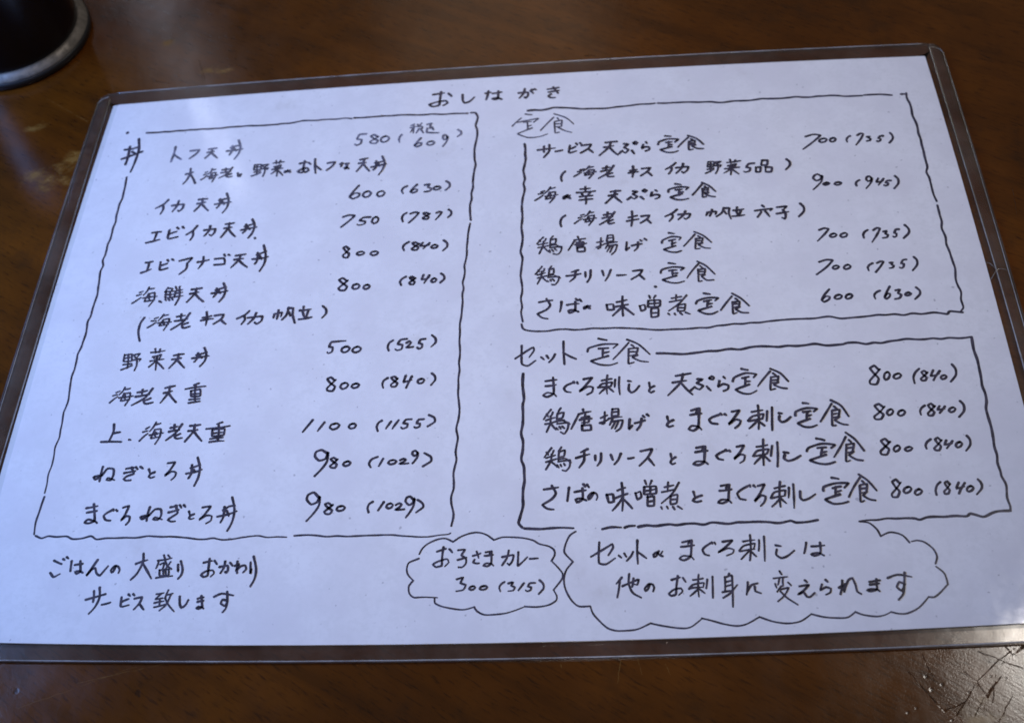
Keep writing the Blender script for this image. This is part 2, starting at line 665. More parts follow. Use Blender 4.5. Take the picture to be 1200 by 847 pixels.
def bezier_line(pts, sub=8):
    P = [Vector(p) for p in pts]
    out = []
    for i in range(len(P) - 1):
        p0, p1, p2, p3 = P[max(i - 1, 0)], P[i], P[i + 1], P[min(i + 2, len(P) - 1)]
        for s in range(sub):
            t = s / sub
            out.append(0.5 * ((2 * p1) + (p2 - p0) * t + (2 * p0 - 5 * p1 + 4 * p2 - p3) * t * t + (3 * p1 - p0 - 3 * p2 + p3) * t ** 3))
    out.append(P[-1])
    return out


def edge_strip(side):
    """the welded side of the sleeve: a flat raised band with a bead along its inner edge"""
    xs = [(150.4, 109.4), (150.9, 82), (151.5, 48), (152.2, 5), (152.3, -40), (151.8, -80), (151.0, -108.5)]
    if side < 0:
        xs = [(150.1, 107.2), (150.3, 91), (150.4, 60), (150.4, 20), (150.3, -21), (150.2, -60), (149.6, -108.5)]
    inner = bezier_line(xs)
    n = len(inner)
    verts, faces = [], []
    ow = 154.6
    for i, p in enumerate(inner):
        t = i / (n - 1)
        bow = 1.0 * 4 * t * (1 - t)
        end = min(1.0, min(i, n - 1 - i) / 4.0)
        rnd = math.sqrt(max(0.0, 1 - (1 - end) ** 2))
        xo = p.x + (ow + bow - p.x) * (0.45 + 0.55 * rnd)
        for f, z in ((0.0, 0.0), (0.10, 0.22), (0.35, 0.30), (0.65, 0.30), (0.9, 0.20), (1.0, 0.0)):
            verts.append((side * (p.x + (xo - p.x) * f) * MM, p.y * MM, FILM_Z + (0.03 + z) * MM))
    for i in range(n - 1):
        for k in range(5):
            a = i * 6 + k
            q = (a, a + 1, a + 7, a + 6)
            faces.append(q if side < 0 else q[::-1])
    st = mesh_obj("edge_strip", verts, faces, M_STRIP, card, True)
    bead = [(side * p.x, p.y) for p in inner]
    tube(bead, 0.30, 0.7, FILM_Z + 0.00012, M_WELD, "weld_bead", st)
    # outer lip with its rounded upper corner
    lip = [(side * (154.6 + 4 * 1.0 * (i / 40) * (1 - i / 40)), 104.0 - i * (209.0 / 40)) for i in range(41)]
    arc = [(side * (149.9 + 4.7 * math.sin(a)), 104.0 + 4.0 * math.cos(a)) for a in [math.radians(10 + 8.5 * k) for k in range(10)]]
    tube(arc + lip, 0.20, 0.8, FILM_Z + 0.00016, M_WELD, "weld_bead", st)
    return st


edge_strip(-1)
edge_strip(1)
# crack across the right-hand weld, beside the third set meal price
tube([(149.4, 2.6), (151.0, 5.0), (152.2, 6.8), (153.6, 7.0), (155.4, 6.4)], 0.10, 0.6, FILM_Z + 0.00036, M_WELD, "crease", card)
tube([(149.6, 9.8), (150.8, 9.2), (152.0, 7.0)], 0.09, 0.6, FILM_Z + 0.00036, M_WELD, "crease", card)
# top and bottom rims, their highlight put into a whitish vinyl
n_o = len(O)
rim_path = [p for p in inset(O, 0.28)]
top_rim = sorted([p for p in rim_path if p[1] > 108.0 and abs(p[0]) < 150.0], key=lambda p: p[0])
bot_rim = sorted([p for p in rim_path if p[1] < -108.0 and abs(p[0]) < 152.0], key=lambda p: p[0])
tube(top_rim, 0.22, 0.8, FILM_Z, M_WELD, "rim", sleeve_obj)
tube(bot_rim, 0.22, 0.8, FILM_Z - 0.0001, M_WELD, "rim", sleeve_obj)

# ------------------------------------------------------------------ handwriting
# name | note | strokes: pen width in 0.01 mm, then x y points in 0.02 mm from the middle of the sheet
WRITING = """
heading_text|heading 丼 beside the left frame|109:-6844 4029 -6826 3777 -6835 3591/109:-6712 4215 -6658 3932 -6673 3603 -6702 3391/109:-6927 3959 -6791 3968 -6675 4017/109:-6932 3729 -6790 3792 -6585 3888/109:-6773 3897 -6699 3833
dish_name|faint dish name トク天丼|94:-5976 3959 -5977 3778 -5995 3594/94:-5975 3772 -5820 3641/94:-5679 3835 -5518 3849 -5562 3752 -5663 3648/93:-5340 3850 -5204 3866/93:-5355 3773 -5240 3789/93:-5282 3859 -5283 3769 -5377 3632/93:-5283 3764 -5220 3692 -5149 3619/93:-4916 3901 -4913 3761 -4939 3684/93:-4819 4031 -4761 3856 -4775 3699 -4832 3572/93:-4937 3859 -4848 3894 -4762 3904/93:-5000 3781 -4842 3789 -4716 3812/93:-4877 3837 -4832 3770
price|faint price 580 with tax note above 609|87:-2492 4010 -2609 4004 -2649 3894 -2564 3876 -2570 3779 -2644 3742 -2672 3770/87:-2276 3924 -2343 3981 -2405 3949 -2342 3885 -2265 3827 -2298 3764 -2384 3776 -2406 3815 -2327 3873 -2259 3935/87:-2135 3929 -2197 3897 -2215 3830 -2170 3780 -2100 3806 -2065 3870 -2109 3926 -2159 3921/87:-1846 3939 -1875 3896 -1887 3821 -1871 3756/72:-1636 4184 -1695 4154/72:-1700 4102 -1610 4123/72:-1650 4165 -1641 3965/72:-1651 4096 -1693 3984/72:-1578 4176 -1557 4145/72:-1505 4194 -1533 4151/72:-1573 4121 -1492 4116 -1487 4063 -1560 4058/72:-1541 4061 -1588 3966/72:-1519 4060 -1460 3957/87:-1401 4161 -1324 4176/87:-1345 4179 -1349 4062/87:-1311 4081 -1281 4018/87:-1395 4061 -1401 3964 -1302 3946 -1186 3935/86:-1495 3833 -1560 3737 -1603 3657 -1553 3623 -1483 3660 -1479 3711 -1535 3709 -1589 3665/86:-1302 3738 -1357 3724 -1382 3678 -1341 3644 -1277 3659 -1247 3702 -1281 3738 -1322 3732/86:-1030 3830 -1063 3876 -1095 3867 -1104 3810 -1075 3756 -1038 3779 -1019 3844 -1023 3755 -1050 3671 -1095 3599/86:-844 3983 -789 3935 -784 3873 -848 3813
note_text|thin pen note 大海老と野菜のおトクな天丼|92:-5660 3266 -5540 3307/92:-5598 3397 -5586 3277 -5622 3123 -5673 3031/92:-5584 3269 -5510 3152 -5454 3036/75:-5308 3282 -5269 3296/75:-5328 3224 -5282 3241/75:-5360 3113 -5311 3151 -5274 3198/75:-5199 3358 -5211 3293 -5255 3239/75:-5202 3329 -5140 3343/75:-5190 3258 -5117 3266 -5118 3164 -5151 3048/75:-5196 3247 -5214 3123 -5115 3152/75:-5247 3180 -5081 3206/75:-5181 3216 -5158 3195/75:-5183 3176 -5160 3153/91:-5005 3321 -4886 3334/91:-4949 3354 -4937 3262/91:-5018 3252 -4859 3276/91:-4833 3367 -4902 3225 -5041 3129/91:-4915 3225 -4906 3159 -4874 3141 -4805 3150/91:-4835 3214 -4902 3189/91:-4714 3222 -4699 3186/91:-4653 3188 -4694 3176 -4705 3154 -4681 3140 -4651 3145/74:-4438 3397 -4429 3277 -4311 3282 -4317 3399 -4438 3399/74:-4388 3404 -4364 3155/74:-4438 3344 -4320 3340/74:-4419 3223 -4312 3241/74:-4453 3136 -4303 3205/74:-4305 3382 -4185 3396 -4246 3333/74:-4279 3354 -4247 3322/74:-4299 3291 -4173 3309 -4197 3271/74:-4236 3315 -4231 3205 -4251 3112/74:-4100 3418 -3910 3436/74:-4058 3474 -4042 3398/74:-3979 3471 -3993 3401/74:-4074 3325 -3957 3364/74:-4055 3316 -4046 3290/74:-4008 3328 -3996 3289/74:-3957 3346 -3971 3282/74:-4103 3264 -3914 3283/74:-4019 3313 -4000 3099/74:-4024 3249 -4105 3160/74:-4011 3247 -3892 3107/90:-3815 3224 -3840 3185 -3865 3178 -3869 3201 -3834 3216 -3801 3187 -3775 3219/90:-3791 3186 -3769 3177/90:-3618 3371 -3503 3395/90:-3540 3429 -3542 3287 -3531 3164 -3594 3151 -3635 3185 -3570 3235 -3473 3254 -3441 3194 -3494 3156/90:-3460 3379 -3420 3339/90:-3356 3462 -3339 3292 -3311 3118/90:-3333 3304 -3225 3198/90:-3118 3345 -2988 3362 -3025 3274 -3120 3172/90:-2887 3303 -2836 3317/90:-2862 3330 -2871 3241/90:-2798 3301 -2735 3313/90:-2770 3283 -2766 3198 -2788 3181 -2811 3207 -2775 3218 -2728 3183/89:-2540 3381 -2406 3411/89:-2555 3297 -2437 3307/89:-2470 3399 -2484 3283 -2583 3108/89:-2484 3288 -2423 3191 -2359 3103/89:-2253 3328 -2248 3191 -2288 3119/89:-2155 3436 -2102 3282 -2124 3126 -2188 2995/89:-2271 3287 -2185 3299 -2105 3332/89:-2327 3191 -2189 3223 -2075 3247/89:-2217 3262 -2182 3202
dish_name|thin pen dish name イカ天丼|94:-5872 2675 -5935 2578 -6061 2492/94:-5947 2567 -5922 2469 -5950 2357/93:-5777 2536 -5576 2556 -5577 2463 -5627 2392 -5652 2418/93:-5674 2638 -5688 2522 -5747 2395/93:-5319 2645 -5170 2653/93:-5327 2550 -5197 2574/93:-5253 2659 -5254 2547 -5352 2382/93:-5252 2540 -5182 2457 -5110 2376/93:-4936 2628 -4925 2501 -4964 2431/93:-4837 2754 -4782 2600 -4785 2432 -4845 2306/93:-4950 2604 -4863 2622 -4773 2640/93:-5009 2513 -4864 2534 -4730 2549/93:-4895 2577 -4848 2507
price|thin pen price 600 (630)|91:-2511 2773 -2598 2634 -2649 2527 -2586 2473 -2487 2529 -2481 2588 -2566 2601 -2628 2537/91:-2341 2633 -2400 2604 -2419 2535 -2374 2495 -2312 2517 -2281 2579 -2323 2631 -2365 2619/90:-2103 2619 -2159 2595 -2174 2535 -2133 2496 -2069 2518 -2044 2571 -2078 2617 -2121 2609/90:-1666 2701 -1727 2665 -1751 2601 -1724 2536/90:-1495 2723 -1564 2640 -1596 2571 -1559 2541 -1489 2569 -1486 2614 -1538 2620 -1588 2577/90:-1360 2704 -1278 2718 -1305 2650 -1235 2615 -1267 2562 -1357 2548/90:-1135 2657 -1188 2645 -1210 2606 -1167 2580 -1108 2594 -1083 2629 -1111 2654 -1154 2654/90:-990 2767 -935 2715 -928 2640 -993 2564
dish_name|dish name エビイカ天丼|95:-6012 1935 -5859 1950/95:-5932 1945 -5955 1758/95:-6078 1718 -5967 1743 -5856 1774/95:-5718 1977 -5718 1810 -5685 1782 -5546 1817/95:-5720 1883 -5584 1937/95:-5590 2025 -5561 1996/95:-5500 2039 -5467 2003/95:-5242 2040 -5299 1942 -5402 1853/95:-5303 1929 -5279 1829 -5310 1731/95:-5101 1934 -4914 1953 -4915 1864 -4962 1800 -4998 1834/95:-5011 2024 -5013 1922 -5078 1808/94:-4744 2045 -4605 2064/94:-4755 1953 -4631 1968/94:-4682 2065 -4689 1948 -4784 1756/94:-4683 1941 -4618 1845 -4537 1758/94:-4385 2018 -4373 1887 -4416 1831/94:-4291 2123 -4233 1981 -4248 1828 -4304 1715/94:-4399 1969 -4315 1999 -4236 2022/94:-4454 1894 -4316 1922 -4194 1943/94:-4348 1946 -4303 1895/93:-4183 1694 -4188 1702 -4193 1710
price|price 750 (787)|89:-2716 2072 -2618 2108 -2518 2090 -2605 1979 -2730 1849/88:-2249 2041 -2368 2036 -2425 1974 -2325 1951 -2335 1896 -2421 1872 -2457 1890/88:-2150 2041 -2196 2011 -2212 1935 -2174 1892 -2125 1916 -2102 1988 -2136 2039 -2168 2026/88:-1633 2094 -1684 2052 -1705 1980 -1683 1901/88:-1565 2070 -1493 2097 -1425 2080 -1486 1982 -1581 1871/88:-1252 2044 -1300 2077 -1351 2063 -1305 2019 -1247 1974 -1272 1931 -1334 1937 -1350 1965 -1289 2001 -1236 2050/88:-1122 2058 -1077 2082 -1036 2065 -1073 1991 -1131 1908/88:-920 2119 -879 2078 -874 2010 -924 1946
dish_name|dish name エビアナゴ天丼|92:-5995 1281 -5880 1298/92:-5938 1290 -5943 1107/92:-6033 1067 -5950 1097 -5878 1135/92:-5741 1277 -5728 1126 -5704 1107 -5593 1140/92:-5731 1196 -5617 1243/92:-5626 1317 -5604 1284/92:-5551 1329 -5518 1300/92:-5415 1284 -5292 1317 -5206 1342 -5228 1291 -5268 1229/92:-5273 1226 -5270 1106 -5369 996/92:-5098 1238 -4908 1276/92:-5013 1346 -5006 1221 -5063 1097/92:-4810 1288 -4660 1296 -4634 1240 -4625 1173/92:-4796 1162 -4629 1171/92:-4663 1375 -4639 1334/92:-4590 1367 -4556 1347/91:-4460 1337 -4296 1360/91:-4470 1253 -4326 1267/91:-4381 1350 -4395 1247 -4505 1083/91:-4393 1238 -4319 1155 -4231 1079/91:-4093 1379 -4080 1216 -4107 1141/91:-4010 1532 -3950 1326 -3948 1142 -4005 983/91:-4102 1334 -4021 1367 -3954 1402/91:-4164 1244 -4022 1253 -3906 1281/91:-4049 1307 -4010 1237
price|price 800 (840) after エビアナゴ|90:-2547 1365 -2603 1421 -2646 1394 -2597 1325 -2536 1257 -2553 1180 -2618 1190 -2636 1234 -2584 1297 -2532 1372/90:-2331 1296 -2388 1283 -2407 1248 -2368 1223 -2305 1236 -2278 1269 -2314 1295 -2355 1295/89:-2104 1287 -2155 1275 -2177 1235 -2134 1203 -2074 1216 -2050 1257 -2082 1286 -2119 1282/89:-1549 1454 -1613 1409 -1645 1345 -1618 1271/89:-1389 1398 -1442 1439 -1493 1422 -1448 1373 -1382 1324 -1410 1273 -1477 1279 -1493 1307 -1431 1357 -1372 1406/89:-1318 1421 -1360 1354 -1285 1356 -1213 1369/89:-1205 1409 -1265 1344 -1303 1295/89:-1110 1366 -1152 1350 -1174 1318 -1139 1292 -1089 1304 -1063 1337 -1092 1362 -1126 1361/89:-970 1451 -914 1392 -907 1314 -974 1231
dish_name|dish name 海鮮天丼|74:-5972 650 -5922 674/74:-6009 589 -5935 609/74:-6058 432 -5985 491 -5930 545/74:-5832 751 -5853 668 -5896 594/74:-5836 714 -5745 724/74:-5814 611 -5719 634 -5699 497 -5764 355/74:-5812 619 -5858 460 -5697 478/74:-5893 530 -5661 554/74:-5802 580 -5777 543/74:-5791 520 -5777 484/89:-5603 453 -5582 438 -5563 425/73:-5507 723 -5544 636/73:-5503 713 -5421 697 -5442 652/73:-5523 646 -5515 520 -5366 522 -5372 642 -5523 642/73:-5457 646 -5436 520/73:-5516 580 -5365 584/73:-5509 484 -5488 458/73:-5458 489 -5430 457/73:-5401 496 -5377 462/73:-5380 735 -5353 683/73:-5308 739 -5315 697/73:-5364 641 -5251 668/73:-5360 597 -5243 614/73:-5370 524 -5221 541/73:-5307 685 -5279 520 -5320 360/89:-5093 662 -4932 682/89:-5108 573 -4967 602/89:-5017 682 -5028 575 -5134 404/89:-5024 570 -4947 480 -4859 403/89:-4675 660 -4669 552 -4704 484/89:-4577 766 -4523 628 -4535 487 -4592 381/89:-4684 625 -4603 656 -4524 677/89:-4747 562 -4600 578 -4487 599/89:-4635 613 -4598 556
price|price 800 (840) after 海鮮|91:-2522 698 -2589 756 -2649 722 -2584 650 -2502 575 -2535 502 -2611 507 -2641 553 -2565 633 -2503 700/91:-2347 620 -2398 601 -2414 549 -2377 519 -2319 532 -2299 581 -2328 616 -2365 610/90:-2172 594 -2217 577 -2230 534 -2198 505 -2151 522 -2131 565 -2158 596 -2190 591/90:-1550 724 -1612 681 -1640 618 -1614 552/90:-1402 679 -1447 719 -1487 702 -1447 652 -1399 609 -1416 561 -1472 564 -1487 596 -1434 643 -1388 686/90:-1264 740 -1292 651 -1231 657 -1173 678/90:-1168 728 -1214 639 -1244 572/90:-1084 665 -1118 646 -1131 608 -1107 584 -1068 596 -1048 634 -1072 662 -1095 658/90:-980 757 -932 709 -922 642 -982 572
note_text|note (海老 キス イカ 帆立)|87:-5789 126 -5834 10 -5830 -163 -5774 -335/72:-5611 98 -5559 121/72:-5660 53 -5577 57/72:-5694 -73 -5630 -29 -5574 24/72:-5475 178 -5502 117 -5543 51/72:-5484 146 -5399 166/72:-5463 70 -5362 85 -5372 -19 -5418 -140/72:-5460 71 -5508 -48 -5360 -30/72:-5542 7 -5325 18/72:-5458 34 -5434 6/72:-5460 6 -5427 -23/87:-5247 118 -5113 137/87:-5179 166 -5168 56/87:-5264 33 -5065 66/87:-5041 177 -5123 12 -5295 -134/87:-5135 2 -5121 -92 -5082 -115 -4997 -90/87:-5042 -16 -5121 -52/87:-4811 76 -4673 102/87:-4828 20 -4633 46/87:-4763 185 -4738 56 -4735 -82/87:-4617 105 -4472 123 -4502 29 -4611 -62/87:-4505 21 -4410 -72/86:-4058 169 -4118 93 -4240 25/86:-4129 80 -4106 -2 -4150 -91/86:-4063 33 -3830 53 -3830 -36 -3898 -100 -3937 -64/86:-3939 121 -3961 22 -4044 -91/86:-3631 84 -3641 9/86:-3636 84 -3515 112 -3521 27/86:-3576 156 -3582 -15/86:-3416 201 -3433 59 -3497 -36/86:-3424 186 -3341 187 -3332 55 -3279 -108/86:-3395 107 -3369 33/86:-3170 208 -3171 162/86:-3226 133 -3051 149/86:-3175 111 -3139 4/86:-3088 115 -3108 -10/86:-3219 -43 -3020 -10/85:-2860 202 -2804 143 -2789 54 -2847 -34
dish_name|dish name 野菜天丼|69:-5967 -588 -5957 -719 -5831 -719 -5850 -587 -5968 -600/69:-5910 -589 -5872 -850/69:-5957 -664 -5842 -644/69:-5948 -781 -5817 -771/69:-5963 -877 -5805 -805/69:-5824 -607 -5715 -582 -5756 -660/69:-5795 -636 -5755 -677/69:-5821 -704 -5683 -679 -5700 -725/69:-5750 -676 -5728 -800 -5746 -902/69:-5538 -569 -5316 -543/69:-5485 -501 -5466 -585/69:-5401 -514 -5405 -579/69:-5495 -655 -5363 -615/69:-5478 -661 -5463 -693/69:-5419 -654 -5411 -700/69:-5366 -630 -5381 -700/69:-5521 -735 -5307 -707/69:-5430 -675 -5402 -911/69:-5440 -747 -5522 -845/69:-5424 -738 -5276 -889/84:-5154 -646 -5000 -625/84:-5170 -720 -5033 -699/84:-5081 -622 -5086 -721 -5187 -885/84:-5093 -726 -5013 -813 -4944 -886/84:-4767 -617 -4766 -721 -4801 -783/84:-4678 -522 -4629 -646 -4634 -774 -4695 -871/84:-4785 -654 -4699 -632 -4629 -607/84:-4845 -714 -4702 -695 -4584 -680/84:-4728 -677 -4694 -709
price|price 500 (525)|86:-2565 -504 -2643 -509 -2673 -603 -2614 -611 -2613 -694 -2669 -725 -2690 -701/86:-2623 -509 -2514 -502 -2416 -499/86:-2399 -609 -2454 -632 -2467 -684 -2428 -720 -2368 -698 -2339 -646 -2379 -607 -2419 -617/85:-2222 -619 -2273 -641 -2296 -695 -2251 -729 -2188 -709 -2159 -661 -2200 -621 -2239 -629/85:-1666 -527 -1721 -572 -1742 -647 -1720 -718/85:-1452 -511 -1547 -524 -1588 -604 -1514 -619 -1520 -698 -1586 -722 -1617 -699/85:-1450 -587 -1411 -556 -1381 -583 -1409 -632 -1452 -678 -1400 -674 -1342 -667/85:-1162 -525 -1230 -534 -1259 -604 -1204 -620 -1206 -684 -1254 -711 -1274 -685/85:-1058 -461 -1003 -519 -995 -602 -1061 -680
dish_name|dish name 海老天重|67:-5953 -1303 -5900 -1281/67:-5991 -1359 -5928 -1342/67:-6017 -1485 -5972 -1432 -5914 -1379/67:-5831 -1214 -5851 -1281 -5893 -1342/67:-5834 -1251 -5742 -1237/67:-5814 -1332 -5727 -1317 -5716 -1425 -5761 -1544/67:-5819 -1326 -5850 -1460 -5714 -1438/67:-5884 -1402 -5669 -1378/67:-5800 -1362 -5778 -1399/67:-5802 -1408 -5782 -1426/82:-5607 -1316 -5461 -1290/82:-5537 -1266 -5530 -1372/82:-5624 -1393 -5413 -1354/82:-5379 -1254 -5472 -1422 -5655 -1549/82:-5486 -1430 -5467 -1507 -5421 -1531 -5328 -1509/82:-5378 -1432 -5467 -1472/82:-5175 -1253 -5032 -1221/82:-5182 -1345 -5059 -1316/82:-5109 -1228 -5110 -1341 -5206 -1525/82:-5112 -1347 -5033 -1444 -4960 -1522/73:-4654 -1190 -4728 -1219/73:-4851 -1289 -4541 -1249/73:-4756 -1328 -4734 -1427 -4594 -1425 -4614 -1302 -4760 -1324/73:-4739 -1385 -4602 -1377/73:-4699 -1234 -4654 -1529/73:-4756 -1485 -4596 -1475/73:-4754 -1544 -4585 -1521
price|price 800 (840) after 海老天重|83:-2521 -1229 -2581 -1173 -2635 -1203 -2579 -1278 -2501 -1345 -2528 -1425 -2606 -1416 -2623 -1375 -2561 -1294 -2499 -1221/83:-2349 -1285 -2398 -1305 -2418 -1359 -2378 -1397 -2324 -1375 -2297 -1323 -2332 -1286 -2369 -1288/83:-2177 -1305 -2225 -1321 -2244 -1360 -2204 -1388 -2151 -1372 -2128 -1334 -2160 -1305 -2194 -1312/83:-1695 -1227 -1752 -1269 -1770 -1336 -1750 -1407/82:-1549 -1248 -1596 -1204 -1646 -1222 -1596 -1280 -1539 -1332 -1564 -1387 -1624 -1389 -1638 -1350 -1584 -1296 -1537 -1241/82:-1421 -1201 -1448 -1315 -1389 -1298 -1325 -1280/82:-1326 -1215 -1370 -1326 -1399 -1417/82:-1173 -1266 -1218 -1280 -1232 -1320 -1202 -1349 -1153 -1335 -1131 -1292 -1158 -1263 -1187 -1269/82:-1020 -1173 -972 -1229 -966 -1300 -1023 -1386
dish_name|dish name 上・海老天重|83:-5863 -1879 -5843 -2009 -5875 -2169/83:-5836 -2041 -5738 -2024/83:-5997 -2183 -5849 -2184 -5684 -2193/82:-5566 -2161 -5554 -2164 -5540 -2167/68:-5340 -1983 -5291 -1948/68:-5375 -2034 -5304 -2016/68:-5401 -2189 -5355 -2122 -5296 -2064/68:-5203 -1871 -5230 -1952 -5274 -2028/68:-5213 -1916 -5129 -1892/68:-5200 -1999 -5108 -1991 -5096 -2116 -5147 -2254/68:-5199 -2005 -5231 -2151 -5095 -2125/68:-5263 -2095 -5055 -2062/68:-5176 -2047 -5150 -2083/68:-5186 -2088 -5162 -2125/82:-4957 -1979 -4848 -1958/82:-4905 -1928 -4891 -2034/82:-4970 -2046 -4815 -2020/82:-4790 -1921 -4863 -2069 -4990 -2194/82:-4870 -2081 -4857 -2155 -4818 -2172 -4750 -2162/82:-4789 -2088 -4854 -2125/82:-4656 -1955 -4501 -1941/82:-4669 -2044 -4531 -2029/82:-4588 -1940 -4592 -2055 -4692 -2228/82:-4586 -2053 -4513 -2142 -4435 -2226/73:-4168 -1913 -4245 -1942/73:-4397 -2019 -4041 -1980/73:-4299 -2044 -4286 -2150 -4112 -2138 -4115 -2026 -4298 -2038/73:-4280 -2104 -4122 -2090/73:-4216 -1960 -4188 -2240/73:-4307 -2196 -4116 -2181/73:-4309 -2251 -4095 -2239
price|price 1100 (1155)|81:-2778 -1930 -2849 -2042 -2905 -2130/80:-2593 -1977 -2642 -2057 -2681 -2125/80:-2421 -2004 -2485 -2023 -2504 -2072 -2456 -2107 -2392 -2087 -2359 -2037 -2401 -2002 -2447 -2010/80:-2156 -2016 -2201 -2034 -2216 -2075 -2184 -2102 -2129 -2091 -2111 -2048 -2136 -2018 -2174 -2023/80:-1727 -1983 -1777 -2024 -1794 -2093 -1773 -2162/79:-1586 -2005 -1624 -2068 -1654 -2124/79:-1473 -1985 -1522 -2064 -1557 -2129/79:-1281 -1976 -1362 -1981 -1401 -2041 -1334 -2053 -1341 -2111 -1402 -2135 -1428 -2112/79:-1097 -1983 -1172 -1988 -1202 -2051 -1148 -2058 -1154 -2110 -1206 -2130 -1227 -2114/79:-1022 -1915 -942 -1962 -930 -2035 -1032 -2111
dish_name|dish name ねぎとろ丼|80:-5874 -2613 -5878 -2731 -5873 -2856/80:-5862 -2756 -5981 -2781 -5944 -2826 -5867 -2773 -5797 -2648 -5702 -2658 -5681 -2759 -5703 -2847 -5773 -2837 -5756 -2802 -5647 -2844/80:-5505 -2660 -5392 -2647/80:-5522 -2732 -5360 -2703/80:-5429 -2640 -5372 -2750 -5470 -2788 -5511 -2832 -5468 -2860 -5399 -2854/80:-5362 -2638 -5330 -2674/80:-5297 -2632 -5252 -2666/80:-5155 -2683 -5127 -2745/80:-5059 -2734 -5117 -2763 -5134 -2806 -5096 -2829 -5049 -2810/80:-4885 -2589 -4777 -2578 -4831 -2709 -4892 -2797 -4798 -2731 -4733 -2752 -4734 -2815 -4781 -2871/79:-4510 -2634 -4497 -2775 -4525 -2854/79:-4445 -2511 -4384 -2674 -4379 -2842 -4417 -2983/79:-4519 -2684 -4446 -2659 -4388 -2630/79:-4571 -2775 -4443 -2753 -4350 -2715/79:-4470 -2716 -4435 -2758
price|price 980 (1029) after ねぎとろ|81:-2502 -2505 -2581 -2452 -2661 -2478 -2673 -2553 -2602 -2629 -2510 -2600 -2483 -2487 -2482 -2639 -2545 -2763 -2640 -2882/81:-2343 -2623 -2389 -2586 -2436 -2611 -2388 -2655 -2333 -2703 -2352 -2759 -2411 -2751 -2431 -2725 -2375 -2672 -2328 -2617/81:-2175 -2657 -2219 -2672 -2240 -2708 -2205 -2734 -2153 -2718 -2132 -2683 -2159 -2658 -2194 -2662/80:-1739 -2598 -1823 -2636 -1857 -2707 -1827 -2769/80:-1654 -2631 -1684 -2698 -1708 -2753/80:-1506 -2659 -1555 -2670 -1577 -2707 -1538 -2730 -1481 -2717 -1455 -2682 -1484 -2660 -1523 -2663/80:-1401 -2665 -1353 -2643 -1319 -2661 -1351 -2696 -1411 -2725 -1343 -2728 -1276 -2721/80:-1158 -2544 -1190 -2513 -1223 -2531 -1230 -2569 -1199 -2602 -1165 -2584 -1148 -2537 -1148 -2606 -1175 -2665 -1217 -2724/80:-1051 -2561 -957 -2625 -948 -2698 -1061 -2779
dish_name|dish name まぐろねぎとろ丼|78:-5970 -3294 -5810 -3265/78:-5947 -3367 -5805 -3344/78:-5873 -3231 -5827 -3389 -5803 -3507 -5888 -3542 -5948 -3525 -5903 -3478 -5792 -3510 -5757 -3539/78:-5580 -3341 -5649 -3386 -5681 -3428 -5640 -3493 -5565 -3507/78:-5563 -3325 -5550 -3348/78:-5515 -3336 -5491 -3358/77:-5416 -3302 -5334 -3278 -5365 -3419 -5409 -3510 -5341 -3442 -5287 -3455 -5284 -3527 -5319 -3579/77:-5016 -3307 -5028 -3417 -5023 -3526/77:-5010 -3437 -5128 -3459 -5097 -3499 -5018 -3454 -4932 -3347 -4845 -3350 -4822 -3448 -4857 -3515 -4931 -3507 -4907 -3473 -4797 -3512/77:-4706 -3319 -4612 -3296/77:-4722 -3403 -4578 -3364/77:-4634 -3295 -4586 -3415 -4661 -3478 -4712 -3517 -4660 -3550 -4598 -3546/77:-4575 -3288 -4544 -3334/77:-4514 -3291 -4484 -3324/76:-4420 -3396 -4395 -3454/76:-4339 -3442 -4388 -3467 -4401 -3503 -4371 -3521 -4331 -3508/76:-4229 -3338 -4112 -3324 -4178 -3450 -4247 -3534 -4148 -3469 -4070 -3481 -4074 -3553 -4135 -3595/76:-3906 -3340 -3898 -3501 -3925 -3583/76:-3816 -3187 -3752 -3384 -3755 -3573 -3805 -3722/76:-3916 -3392 -3838 -3335 -3757 -3324/76:-3986 -3492 -3834 -3461 -3715 -3414/76:-3863 -3402 -3820 -3487
price|price 980 (1029) after まぐろ|78:-2542 -3229 -2619 -3149 -2699 -3186 -2710 -3263 -2637 -3341 -2556 -3306 -2525 -3214 -2522 -3356 -2585 -3481 -2676 -3601/78:-2339 -3366 -2392 -3325 -2440 -3344 -2390 -3398 -2323 -3444 -2349 -3501 -2411 -3497 -2434 -3461 -2375 -3409 -2323 -3358/78:-2194 -3380 -2244 -3393 -2260 -3434 -2224 -3458 -2167 -3446 -2141 -3408 -2175 -3379 -2213 -3387/77:-1746 -3326 -1797 -3364 -1815 -3423 -1794 -3492/77:-1588 -3337 -1628 -3409 -1661 -3468/77:-1492 -3363 -1531 -3375 -1547 -3415 -1517 -3440 -1474 -3428 -1455 -3389 -1477 -3362 -1508 -3369/77:-1411 -3389 -1364 -3361 -1330 -3384 -1360 -3429 -1415 -3465 -1351 -3465 -1288 -3460/77:-1168 -3311 -1215 -3261 -1263 -3276 -1277 -3337 -1226 -3396 -1175 -3371 -1149 -3290 -1156 -3402 -1196 -3496 -1255 -3588/77:-1104 -3317 -1031 -3375 -1020 -3438 -1115 -3515
